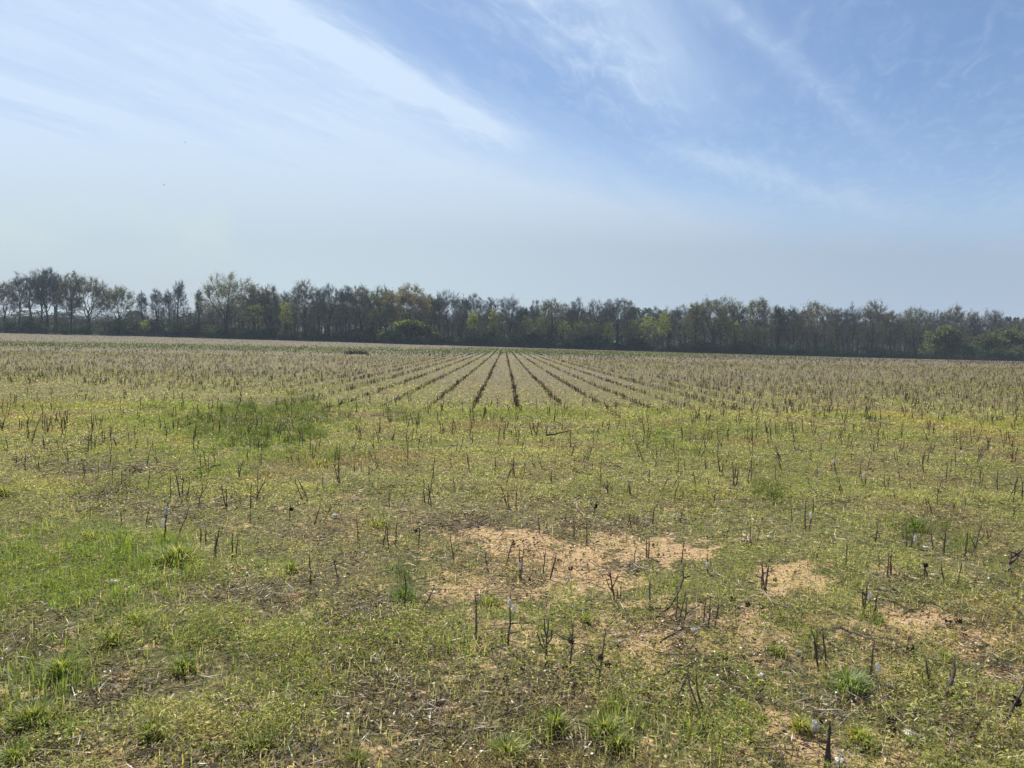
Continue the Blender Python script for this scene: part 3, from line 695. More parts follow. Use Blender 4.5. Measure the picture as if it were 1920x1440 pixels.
# base x, base y, height in pixels, then keywords: n stems, l lean (+ towards the woods' far end), f fork, s side shoots, F fatness, L lint, H husk
HAND = """670 1013 47;734 1020 43 n3;784 1025 35 H1;850 1047 40 l-.2;730 946 23;852 918 24 s3;914 1062 22 l-.2;947 1057 35 l.2;975 1080 50 n2 L1;670 882 13 n2;692 897 21;846 873 26 f2;880 880 30 f3
929 888 30;957 890 32 n3;977 895 30 n2 l.15;1034 905 22 f1;1139 926 28 f2 F1.3;1176 926 21;1184 931 19 n2;1217 905 23 f1;1264 937 36 l.12;1279 937 16;1272 884 22;1283 884 20;1324 884 20 F1.2;1354 890 29 F1.5 n2;1340 942 22 f1;1111 884 18;1075 884 26 l.1
1011 1000 35;1098 1020 44;1076 1006 32;1112 965 22 F1.4 s2 H2 l.3;1187 987 26 n2;1225 987 31 F1.2;1274 978 14 l.3;1217 1044 36 n2;1276 1055 37;1016 1081 43;1030 1083 42 l.15;1154 1122 52 f3 l-.2;1164 1122 24;1328 1074 26 L1
1453 947 20 l-.2;1486 983 32 s1;1517 992 48 F1.5 n2 L1;1407 1027 39;1417 1025 29 l.12;1432 1100 42 F1.7 s1;1528 1047 33 l.2;1586 1060 38;1517 913 17 s2;1533 893 17 L2;1572 897 40 l-.2 L1;1620 910 23 n3 L1;1385 893 15 n2;1458 908 31 l-.15
1640 1015 31 F1.3 s3;1700 1025 35 l-.15;1707 1023 30 L1 l.1;1749 1027 26;1768 1039 41 F1.2;1807 1045 46 F1.2;1821 1039 56 f2 l.2 F1.2;1850 1010 19 n2 f1;1775 1098 40 l-.1;1792 1098 40 l.15;1670 1077 36;1663 1077 33;1649 1068 29;1723 1087 29 n2 H1
1743 958 26 l-.3;1749 958 26 l-.3;1757 948 40;1807 960 23;1898 975 22 f2;1900 943 52 n3 s2;1708 920 21;1664 917 26 n2;1682 945 25 l-.15;1820 935 26 l.15;1847 912 28 n3;1773 903 34;1785 885 28 n2;1688 897 22;1757 925 26 n2 l.2
1435 1108 44 F1.6;1287 1170 60 n3 l.08;1317 1173 48;1327 1177 56;1340 1180 46 l.1;1620 1147 52 s1 L1;1632 1150 46 n2;1537 1253 72 F1.2 l-.17;1535 1222 42;1553 1247 56;1638 1280 82 L1;1743 1297 64 f2 l-.2;1760 1317 72 F2 l.3
1792 1303 42 H1 L1 l-.1;1880 1357 76 F1.7 l.38 H2;1283 1320 60 n2 l.1;1313 1347 84 n2 l-.25;1547 1433 72 n1;1553 1437 76 l-.05;1528 1373 26 L2;760 1140 62;783 1147 52 l.55;893 1193 76;953 1210 92 L2;977 1087 26;1022 1243 76 f4;1070 1257 88 s1 H1;1123 1280 92 f1 H2 l-.12
1155 1127 20;1218 1143 52;319 935 43;338 933 41 n2;351 933 40 n2;307 1008 62 l.12 L3 F1.2;330 1010 64 l.35;272 982 31 l.15;229 982 22;277 914 29;228 912 31 l.1;212 903 28;184 897 29;157 895 21 l.15;47 879 26 f2;71 879 22;245 901 23;372 946 42 f2
422 950 41 n2 l-.1;467 965 54 F1.2;545 976 31 s1 H1;588 980 33 l.2;605 976 27 l.3;597 922 25 n2 L1;376 1021 29;386 1016 25;397 1038 46 n2;429 1044 44 n2;580 1089 46 l.1;444 901 39 n2;391 888 29 f1 l.15;635 884 27 F1.4;612 879 17 n2;637 1085 40 l-.2
500 830 30 l.1;520 832 44 l.15;598 840 26;541 842 24;586 858 36 n2;625 862 28 n2;628 870 34;560 838 26 n2;465 866 28;490 868 36;248 845 24 n3;90 842 26 n3;97 858 18;118 846 20 n2;280 840 18 n2;200 828 24 n3 F1.3;368 850 26 n2"""
zone_of = [((1260, 1130, 1450, 1360), 'beside the burnt-looking soil patch'), ((1450, 1180, 1700, 1440), 'around the long pale snapped stick'), ((1690, 1180, 1920, 1440), 'near the white cotton wads'),
           ((860, 1070, 1260, 1300), 'on the thin orange soil strewn with straw'), ((640, 980, 900, 1160), 'between grass clumps and scattered sticks'), ((900, 985, 1300, 1130), 'on the large bare orange patch'),
           ((1300, 960, 1480, 1130), 'at the edge of the small bare patch'), ((1480, 960, 1920, 1130), 'in dense yellow-green weeds'), ((200, 960, 680, 1100), 'behind the largest grass clump'),
           ((0, 800, 680, 960), 'by the dark green grass patch'), ((640, 840, 1060, 960), 'in the pale weeds beyond the orange patch'), ((1060, 840, 1420, 990), 'in weeds just beyond the bare soil'), ((1420, 840, 1920, 990), 'in thick weeds with tufts of lint')]
ORD = ['first', 'second', 'third', 'fourth', 'fifth', 'sixth', 'seventh', 'eighth', 'ninth', 'tenth', 'eleventh', 'twelfth', 'thirteenth']


def build_stalks():
    r = rs(33); made = []; n_hand = 0; spots = []
    for line in HAND.replace('\n', ';').split(';'):
        f = line.split(); px, py, hp = float(f[0]), float(f[1]), float(f[2]); kw = {}
        for t in f[3:]: kw[t[0]] = float(t[1:])
        x, y, z = ground(px, py); h = hp / F * y * 1.02
        ln = kw.get('l', 0)
        o = make_stalk(r, (x, y, z), h, int(kw.get('n', 1)), abs(ln), 0 if ln > 0 else PI, int(kw.get('f', 0)), int(kw.get('s', 0)), kw.get('F', 1), int(kw.get('L', 0)), int(kw.get('H', 0)))
        d = 'tall' if h > .24 else ('stubby' if h < .13 else 'upright')
        if ln > .3: d = 'strongly slanting'
        elif abs(ln) >= .15: d = 'leaning'
        d += {1: '', 2: ' two-stemmed', 3: ' three-stemmed'}[int(kw.get('n', 1))]
        if kw.get('f'): d += ' forked'
        if kw.get('F', 1) >= 1.4: d += ' thick'
        d += ' cotton stalk' + (' holding white lint' if kw.get('L') else '') + (' with dark husks' if kw.get('H') else '')
        zn = next((b for a, b in zone_of if a[0] <= px < a[2] and a[1] <= py < a[3]), 'among low weeds')
        made.append((o, d + ' ' + zn, px)); spots.append((x, y))
    by = {}
    for o, lab, px in made: by.setdefault(lab, []).append((px, o))
    for lab, L in by.items():
        L.sort(key=lambda t: t[0])
        for i, (px, o) in enumerate(L):
            l2 = lab if len(L) == 1 else lab + ', ' + ORD[i] + ' from pole end'
            tag(o, l2, 'cotton stalk', 'cut cotton stalks standing in the field')
    # the shorter stubs of the turnrow between those and the first crop rows
    n = 300 - len(made); k = 0; lab = 'short dark cotton stub in weeds just before the crop rows begin'
    while k < n:
        y = 6.4 + 4.6 * r.rand() ** .75; y = 7.2 + round((y - 7.2) / .97) * .97 + r.normal() * .1
        x = (r.rand() * 2 - 1) * .70 * y
        if min((x - a) ** 2 + (y - b) ** 2 for a, b in spots) < .09: continue
        spots.append((x, y)); h = .12 + .13 * r.rand()
        o = make_stalk(r, (x, y, float(Z(x, y))), h, r.choice([1, 2, 2, 3]), abs(r.normal()) * .12, r.choice([0, PI]), r.choice([0, 0, 1]), 0, 1.0, 0, 0)
        tag(o, lab, 'cotton stalk', 'cut cotton stubs before the crop rows'); k += 1


build_stalks()

# ------------------------------------------------------------------ lint wads, husks, sticks and grass clumps lying on the ground
def build_bits():
    r = rs(44)
    LINT = [(1705, 1380, 26, 'largest white cotton wad on the ground, below the snapped stick'), (1750, 1367, 13, 'flat white cotton scrap just beyond the largest wad'), (1761, 1381, 12, 'round white cotton scrap beside the largest wad'),
            (1742, 1352, 11, 'grey-white cotton scrap furthest behind the largest wad'), (1575, 1434, 26, 'ragged white cotton wad at the very edge of the picture, on orange soil'), (1636, 1394, 17, 'stringy white cotton wad next to a yellowish grass clump'),
            (1670, 1289, 17, 'white cotton wad in grass behind the long green tuft'), (1425, 1271, 22, 'torn white cotton wad on dark leaf litter'), (1303, 1184, 18, 'white cotton wad at the foot of a stalk clump'),
            (1640, 1197, 9, 'small cotton scrap caught at the end of the snapped stick'), (1497, 1224, 13, 'round pale cotton scrap by a two-stick cluster'), (1850, 1357, 9, 'small cotton scrap before the thick slanting stalk'),
            (430, 1062, 10, 'white cotton scrap below a pair of stalks'), (213, 1093, 17, 'pale cotton scrap in straw below the lush grass'), (293, 1092, 15, 'pale cotton scrap on straw beside the largest grass clump'),
            (517, 1232, 10, 'lone white cotton scrap in matted weeds'), (345, 1158, 11, 'white cotton scrap between short grass tufts'), (628, 968, 12, 'white cotton scrap with a dark husk shadow, between stubs'),
            (1158, 1205, 10, 'thin white cotton scrap on pebbly orange soil'), (1206, 1195, 11, 'upright white cotton scrap on bare orange soil'), (700, 1178, 9, 'white cotton scrap beside short weeds'), (1440, 1008, 10, 'white cotton scrap just beyond the small bare patch'),
            (1752, 977, 9, 'white cotton scrap above the green weed patch'), (1735, 1028, 11, 'broken line of cotton scrap in the yellow weeds'), (1752, 1080, 13, 'pale cotton scrap on a thin soil spot'), (1258, 1004, 9, 'pale scrap of cotton at the far rim of bare soil'), (1695, 1392, 7, 'tiny cotton crumb touching the largest wad')]
    for px, py, s, lab in LINT:
        x, y, z = ground(px, py); sz = s / F * y * .46
        o = lint_blob(r, (0, 0, sz * .25), sz, .42).obj('cotton_wad', M_LINT, None, True, (x, y, z)); tag(o, lab, 'cotton', 'white cotton left on the ground')
    HUSK = [(1358, 1243, 17, 'open dark husk with lint beside the torn cotton wad'), (1365, 1262, 15, 'dark husk just in front of another husk'), (1405, 1255, 17, 'blackest husk right behind the torn cotton wad'), (1405, 1137, 13, 'dark husk on orange soil, middle of three'), (1430, 1143, 12, 'dark husk on orange soil, last of three'),
            (1374, 1130, 17, 'dark husk cluster on orange soil, first of three'), (1378, 1155, 11, 'small dark husk below the three on the soil'), (1463, 1125, 14, 'dark husk beside the thick stump'), (1453, 1090, 10, 'small husk on the small bare patch'), (1778, 1171, 18, 'dark husk on the sandy strip, first of two'), (1800, 1173, 18, 'dark husk on the sandy strip, second of two'),
            (1665, 1360, 24, 'black broken husk with a white tip behind the largest wad'), (1798, 1313, 22, 'black husk with lint at a stalk foot'), (1710, 1228, 26, 'grey open husk tangled on the snapped twigs'), (952, 1277, 16, 'black husk in grey straw'), (770, 1312, 20, 'dark husk hidden in brown litter'), (1335, 953, 14, 'dark husk standing in the far weeds'),
            (860, 1172, 11, 'dark husk near the pale grass'), (1047, 1053, 9, 'tiny husk on the large bare patch'), (1070, 1070, 12, 'husk on soil behind a forked stalk'), (960, 1022, 12, 'black husk on the large bare patch'), (1256, 1330, 14, 'dark husk at the grass edge near leaning stems'), (1540, 1357, 12, 'dark husk beside upright lint')]
    for px, py, s, lab in HUSK:
        x, y, z = ground(px, py); sz = s / F * y * .62
        mb = husk_mb(r, (0, 0, 0), sz, (r.normal() * .6, r.normal() * .6 - .3, .8)); m2 = husk_mb(r, (sz * .6, sz * .3, 0), sz * .7, (.8, r.normal(), .3))
        mb.add(np.concatenate(m2.V), np.concatenate([a for a in m2.T]) if 0 else None, None) if 0 else None
        o = mb.obj('boll_husk', M_STALK, None, False, (x, y, z)); tag(o, lab, 'boll husk', 'dark boll husks on the ground')
    STICK = [((1242, 1152), (1292, 1118), .10, 5, .7, 'dark fallen stick leaning against a stalk clump'), ((1238, 1207), (1284, 1187), .02, 4, .7, 'dark fallen stick pointing at white lint'), ((1214, 1283), (1290, 1254), .02, 6, .9, 'thick dark fallen stick at the edge of bare soil'),
             ((1415, 1106), (1498, 1160), .02, 4, 2.6, 'long pale stick lying across the litter'), ((1455, 1123), (1500, 1150), .02, 3, 2.4, 'shorter pale stick beside the long pale one'), ((1558, 1247), (1638, 1272), .155, 5, 1.7, 'long pale snapped stick propped level between two stalks'),
             ((1025, 830), (1066, 822), .10, 3, .8, 'far dark stick propped level in the weeds'), ((832, 962), (880, 968), .01, 3, 2.2, 'pale stick beyond a patch of sticks'), ((790, 985), (850, 990), .01, 3, 2.0, 'grey stick in a scatter of sticks'), ((880, 990), (925, 972), .02, 3, 1.6, 'bent grey stick behind the bare patch'),
             ((1393, 1018), (1412, 1004), .01, 5, 3.5, 'pale flat splinter crossing another'), ((1394, 1004), (1407, 1020), .01, 5, 3.8, 'pale flat splinter crossed by another'), ((1080, 945), (1096, 978), .04, 3, 2.8, 'pale slanting twig in weeds by dark husks'), ((1175, 1056), (1200, 1073), .02, 4, 2.5, 'pale stick curving over the bare patch'),
             ((1885, 1075), (1918, 1052), .08, 5, .8, 'dark crossed stick at the picture edge, lower arm'), ((1893, 1050), (1912, 1066), .10, 5, .8, 'dark crossed stick at the picture edge, upper arm'), ((1400, 1235), (1455, 1229), .02, 3, 1.0, 'thin dark twig on leaf litter'), ((600, 1010), (640, 985), .05, 3, 1.2, 'thin grey stick slanting over litter'),
             ((330, 893), (412, 878), .03, 4, .8, 'long dark stick behind the sparse stalks'), ((1780, 1390), (1860, 1398), .03, 4, 1.6, 'grey stick in dark litter by the picture corner'), ((1660, 1308), (1690, 1330), .02, 4, 2.4, 'short pale stick in grass behind the wads'), ((1765, 945), (1790, 965), .06, 3, .8, 'thin dark stick fallen among the weeds'),
             ((1735, 1130), (1640, 1108), .02, 3, 1.1, 'dark fallen twig in front of the weeds'), ((1660, 1222), (1700, 1236), .05, 4, .8, 'dark tangled stick under the grey husk')]
    for a, b, hh, wpx, br, lab in STICK:
        A = np.array(ground(*a)); B = np.array(ground(*b)); n = 7; t = np.linspace(0, 1, n)[:, None]
        P = A * (1 - t) + B * t; P[:, 2] += .006
        if 'level' in lab: P[:, 2] += hh
        elif 'arched' in lab: P[:, 2] += hh * np.sin(t[:, 0] * PI)
        else: P[:, 2] += hh * t[:, 0]
        L = np.linalg.norm(B - A); P[1:-1] += r.normal(size=(n - 2, 3)) * L * .022
        mb = MB(); rad = wpx / F * A[1] * .5; c = STALKC * br
        tube(mb, P - A, rad * np.linspace(1.1, .6, n), 5, c)
        for k in range(2):
            i = r.randint(1, n - 1); e = P[i] + r.normal(size=3) * L * .16; e[2] = max(e[2], P[i, 2] + .01)
            tube(mb, [P[i] - A, (P[i] + e) / 2 - A + r.normal(size=3) * .004, e - A], [rad * .6, rad * .5, rad * .25], 4, c)
        o = mb.obj('fallen_stick', M_STALK, None, False, tuple(A)); tag(o, lab, 'stick', 'fallen cotton sticks')
    TUFT = [(345, 1252, 46, 30, 0, 'bright green grass clump among short tufts and straw'), (287, 1378, 40, 44, 0, 'dense upright grass clump on straw'), (950, 1420, 60, 48, 0, 'tall bright grass clump at the lower picture edge'), (335, 1052, 60, 46, 0, 'largest green grass clump, in front of the stalk carrying lint'),
            (115, 1262, 40, 46, 0, 'loose green grass clump near the lens-side corner'), (60, 1352, 60, 44, 0, 'wide green grass clump over dead straw'), (500, 1398, 34, 28, 0, 'small bright grass clump, twin of the one beside it'), (468, 1402, 30, 30, 0, 'small green grass clump beside its brighter twin'),
            (1590, 1290, 60, 42, 2, 'long-bladed silvery green clump below the snapped stick'), (1503, 1365, 34, 30, 1, 'yellow-green grass clump beside upright white lint'), (1612, 1385, 46, 34, 1, 'yellowish grass clump next to a stringy wad'), (1133, 1372, 60, 40, 0, 'scattered bright grass clump before leaning stems'),
            (1043, 1362, 34, 40, 0, 'narrow bright grass clump before grey straw'), (6, 928, 30, 26, 0, 'dark green grass clump at the picture edge'), (708, 985, 40, 22, 0, 'deep green clump beside yellow dead grass'), (1310, 1272, 26, 20, 1, 'small yellow clump on dark litter'), (1395, 1328, 26, 22, 1, 'yellow clump at the rim of orange soil'),
            (1425, 1348, 26, 22, 1, 'yellow-green clump on the orange soil'), (1455, 1222, 34, 24, 0, 'fresh green clump between two bare spots'), (1100, 1163, 24, 22, 0, 'round green clump on thin soil'), (920, 1130, 40, 22, 0, 'green clump behind the stalk with lint'), (760, 1120, 50, 26, 3, 'dark feathery clump round an upright stalk'),
            (545, 1070, 22, 30, 0, 'small clump with two pale blades'), (1160, 1395, 50, 34, 0, 'thin green clump near the lower picture edge'), (670, 1430, 40, 30, 0, 'broken green clump in brown straw'), (30, 1425, 50, 40, 0, 'green clump filling the lower corner'), (1370, 1312, 24, 20, 2, 'pale green clump by a lone husk'),
            (255, 1160, 40, 22, 0, 'short bright clump in a weedy gap'), (210, 1200, 40, 30, 0, 'wispy bright clump above loose grass'), (165, 1010, 50, 26, 0, 'lush low clump in the green sward'), (600, 870, 60, 18, 0, 'bright far clump among dark stubs'), (1715, 990, 40, 24, 3, 'dark leafy clump among leaning stalks')]
    PALS = {0: [(.19, .25, .04), (.14, .20, .034), (.25, .29, .065), (.42, .38, .19)], 1: [(.30, .32, .06), (.24, .28, .05), (.38, .36, .13)], 2: [(.20, .26, .08), (.30, .34, .18), (.15, .21, .05)], 3: [(.10, .17, .03), (.13, .20, .035), (.08, .13, .025)]}
    for px, py, wpx, hpx, kind, lab in TUFT:
        x, y, z = ground(px, py); n = int(np.clip(wpx * hpx / 5, 130, 520)); W = wpx / F * y * .62; H = hpx / F * y * 1.1
        a = r.rand(n) * 6.3; q = np.minimum(np.abs(r.normal(size=n)) * .62, 1.15)
        P = np.stack([np.cos(a) * W * .75 * q, np.sin(a) * W * .75 * q, np.zeros(n)], 1)
        P[:, 2] = Z(x + P[:, 0], y + P[:, 1]) - z - .012
        mb = MB()
        blades(mb, P, H * (.45 + .6 * r.rand(n)), .0042 * max(1, y / 4) * (.6 + .7 * r.rand(n)), a + r.normal(size=n) * .5, .12 + .55 * q * r.rand(n), .3 + .6 * np.abs(r.normal(size=n)), pal(r, n, PALS[kind]))
        m = n // 3
        blades(mb, P[:m], H * .4 * r.rand(m), .004 * max(1, y / 4), r.rand(m) * 6.3, .6 + .5 * r.rand(m), .5, pal(r, m, [(.36, .30, .18), (.28, .22, .12)]))
        o = mb.obj('grass_clump', M_GRASS, None, False, (x, y, z)); tag(o, lab, 'grass clump', 'grass clumps in the near field')


build_bits()

# ------------------------------------------------------------------ trees
TWIGC = {'bare': [(.150, .132, .122), (.190, .172, .160), (.108, .096, .090)], 'dark': [(.075, .070, .066), (.10, .092, .088)]}
LEAFC = {'olive': [(.140, .148, .060), (.112, .125, .046), (.165, .16, .08)], 'tan': [(.20, .155, .09), (.165, .14, .08), (.15, .145, .06)], 'green': [(.100, .122, .038), (.078, .10, .032), (.13, .148, .05)],
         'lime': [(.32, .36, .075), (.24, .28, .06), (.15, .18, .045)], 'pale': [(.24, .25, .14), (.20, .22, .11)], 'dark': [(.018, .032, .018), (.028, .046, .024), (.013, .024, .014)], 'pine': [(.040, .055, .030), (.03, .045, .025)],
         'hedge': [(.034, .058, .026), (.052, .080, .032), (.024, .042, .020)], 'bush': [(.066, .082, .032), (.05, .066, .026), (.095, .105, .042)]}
BARKC = (.060, .052, .047)


def make_tree(r, H, W, form='round', leaf=None, nleaf=0, fork=.28, ntw=900, trunk_r=None, dens=1.0):
    """bark mesh (trunk and limbs) and crown mesh (branchlets, twigs, leaves) of one tree: limbs rise from the fork and branch until they fill a domed crown"""
    tr = trunk_r or (.0125 * H + .020 * W); mb = MB(); hf = H * fork
    top_t = {'spire': .93, 'slim': .93, 'round': .62, 'vase': .5, 'broad': .42}[form]; lean = r.normal(size=2) * .025 * H
    n = 9; t = np.linspace(0, 1, n)[:, None]
    TP = np.concatenate([t * top_t * lean[None] + np.cumsum(r.normal(size=(n, 2)), 0) * .007 * H, t * H * top_t], 1); TP[0, :2] = 0; TP[0, 2] = -.3
    tube(mb, TP, tr * np.linspace(1.3, .34, n), 7, BARKC)
    lo = {'broad': .17, 'round': .15, 'vase': .22, 'spire': .16, 'slim': .22}[form] * H
    cz, ru, rd = lo + (H - lo) * .48, (H - lo) * .54, (H - lo) * .50
    nl = {'round': 9, 'vase': 8, 'spire': 10, 'slim': 8, 'broad': 10}[form]; LP = []
    for k in range(nl):
        a = k * 2.4 + r.normal() * .3; f_ = (k + .5) / nl
        el = {'vase': .55 + .9 * f_, 'broad': .05 + 1.2 * f_, 'round': -.1 + 1.4 * f_, 'spire': -.5 + 1.7 * f_, 'slim': -.4 + 1.6 * f_}[form]; q = .78 + .12 * r.rand()
        tgt = np.array([math.cos(a) * math.cos(el) * W * q, math.sin(a) * math.cos(el) * W * q, cz + math.sin(el) * ru * q])
        st = np.clip((hf + (H * top_t - hf) * f_ * (.9 if form not in ('vase', 'broad') else .75)) / (H * top_t), .1, .97)
        p0 = np.array([np.interp(st, t[:, 0], TP[:, i]) for i in range(3)]); L = np.linalg.norm(tgt - p0)
        out = np.array([math.cos(a), math.sin(a), 0])
        c1 = p0 + out * W * (.30 if form == 'vase' else .42) * math.cos(el) + np.array([0, 0, .34 * max(tgt[2] - p0[2], .1 * H)]) + r.normal(size=3) * .06 * L
        m = 8; tt = np.linspace(0, 1, m)[:, None]
        P = (1 - tt) ** 2 * p0 + 2 * tt * (1 - tt) * c1 + tt ** 2 * tgt; P[1:-1] += r.normal(size=(m - 2, 3)) * .02 * L
        tube(mb, P, tr * (.60 if form not in ('slim', 'spire') else .34) * (1 - .45 * st) * np.linspace(1, .2, m), 5, BARKC); LP.append(P)
    LP = np.concatenate(LP + [TP[5:]])
    # branchlets run from the nearest limb out to points spread through the crown
    ns = int(270 * dens); d = unit(r.normal(size=(ns, 3))); d[:, 2] = np.where(d[:, 2] < -.45, -d[:, 2], d[:, 2]); q = (.34 + .66 * r.rand(ns) ** .6) * (1 + .16 * (vnoise(d[:, 0] * 3 + 9, d[:, 1] * 3 + d[:, 2] * 3, int(H * 100) % 97) - .5) * 2)
    S1 = np.stack([d[:, 0] * W * q, d[:, 1] * W * q, cz + np.where(d[:, 2] > 0, ru, rd) * d[:, 2] * q], 1)
    dd = np.linalg.norm(S1[:, None] - LP[None], axis=2) + 1.4 * np.maximum(LP[None, :, 2] - S1[:, None, 2] + .03 * H, 0); S0 = LP[dd.argmin(1)]
    mid = S0 * .5 + S1 * .5 + np.array([0, 0, -.05]) * np.linalg.norm(S1 - S0, axis=1)[:, None] + r.normal(size=S0.shape) * .05 * np.linalg.norm(S1 - S0, axis=1)[:, None]
    sticks(mb, S0, mid, tr * .17, tr * .12, BARKC, r); sticks(mb, mid, S1, tr * .12, tr * .06, BARKC, r)
    cb = MB(); nt = int(ntw * dens); i = r.randint(0, ns, nt); f_ = r.rand(nt)[:, None]
    A = mid[i] * (1 - f_) + S1[i] * f_; ctr = np.array([0, 0, cz - .5 * rd])
    D = unit(unit(S1[i] - S0[i]) * .6 + unit(A - ctr) * .8 + r.normal(size=(nt, 3)) * .5 + np.array([0, 0, .2]))
    L = (.045 + .06 * r.rand(nt)) * (H * .5 + W * .7); B = A + D * L[:, None]
    tc_ = pal(r, nt, TWIGC['bare'] if leaf != 'dark' else TWIGC['dark']); ws = (.0013 if not leaf else .0019) * H * (.7 + .7 * r.rand(nt))
    sticks(cb, A, B, ws * 1.3, ws * .6, tc_, r)
    n2 = int(nt * 1.5); j = r.randint(0, nt, n2); g = (.3 + .7 * r.rand(n2))[:, None]; A2 = A[j] * (1 - g) + B[j] * g
    B2 = A2 + unit(D[j] * .7 + r.normal(size=(n2, 3)) * .65 + np.array([0, 0, .15])) * L[j][:, None] * .65
    sticks(cb, A2, B2, ws[j] * .8, ws[j] * .45, tc_[j], r)
    if nleaf and leaf:
        E = np.concatenate([B, B2, B2, A2]); k = r.randint(0, len(E), nleaf); keepn = vnoise(E[k, 0] * .7 + 40, E[k, 2] * .7 + E[k, 1] * .5, 7)
        k = k[keepn > .36 - .25 * min(nleaf / 3000, 1)]; m = len(k)
        diamonds(cb, E[k] + r.normal(size=(m, 3)) * .016 * H, r.normal(size=(m, 3)), (.022 + .014 * r.rand(m)) * H ** .5 * 3.3, (.014 + .008 * r.rand(m)) * H ** .5 * 3.0, pal(r, m, LEAFC[leaf], None, .25), r, 1)
    return mb, cb


def tree(r, name, loc, H, W, label, cat='tree', group=None, **kw):
    root = empty(name, loc, r.rand() * 6.28)
    mb, cb = make_tree(r, H, W, **kw)
    mb.obj('trunk', M_BARK, root); cb.obj('crown', [M_TWIG, M_LEAF], root)
    return tag(root, label, cat, group)


def bush_mesh(r, W, D, H, leaf, n, holes=.33, tw=120):
    """shrub: stems from the ground and leaf clumps on an uneven shell and inside it"""
    sb = MB(); lb = MB(); k = 16
    c = np.stack([r.normal(size=k) * W * .42, r.normal(size=k) * D * .42, H * (.25 + .5 * r.rand(k))], 1); rad = (.22 + .2 * r.rand(k)) * H * .9
    c[:, 2] = np.minimum(c[:, 2], H * (1.0 - .38 * (np.abs(c[:, 0]) / W) ** 1.5) - rad * .75)
    i = r.randint(0, k, n); d = unit(r.normal(size=(n, 3))); d[:, 2] = np.where(d[:, 2] < -.3, -d[:, 2], d[:, 2])
    q = .6 + .5 * r.rand(n) ** .6
    P = c[i] + d * (rad[i] * q)[:, None] * np.array([1.25, 1.1, 1.0]); P[:, 2] = np.maximum(P[:, 2], .02 * H * r.rand(n))
    kp = vnoise(P[:, 0] * 1.3 + 31, P[:, 2] * 1.3 + P[:, 1] * .7, 3) > holes * r.rand(n) * 1.4
    P = P[kp]; m = len(P); tone = .65 + .7 * vnoise(P[:, 0] * .8, P[:, 2] * .9 + 7, 4)[:, None]
    sz = max(.16, .055 * H)
    diamonds(lb, P, r.normal(size=(m, 3)) + np.array([0, 0, .4]), sz * (1.2 + .9 * r.rand(m)), sz * (.7 + .5 * r.rand(m)), pal(r, m, LEAFC[leaf], None, .22) * tone, r)
    A = np.stack([r.normal(size=tw) * W * .3, r.normal(size=tw) * D * .3, np.full(tw, -.1)], 1); B = c[r.randint(0, k, tw)] + r.normal(size=(tw, 3)) * H * .22; B[:, 2] = np.abs(B[:, 2])
    sticks(sb, A, B, .07, .025, pal(r, tw, TWIGC['dark']), r)
    return sb, lb


def bush(r, name, loc, W, D, H, leaf, n, label, cat='shrub', group=None, **kw):
    root = empty(name, loc); sb, lb = bush_mesh(r, W, D, H, leaf, n, **kw)
    sb.obj('stem', M_BARK, root); lb.obj('foliage', M_LEAF, root)
    return tag(root, label, cat, group)


YT = 300.0


def at_depth(px, y, py=None):
    """ground point at depth y in the direction of pixel column px, and the picture's metres per pixel there"""
    d = ray(px, 650 if py is None else py); x = d[0] * y; return float(x), y, float(Z(x, y))


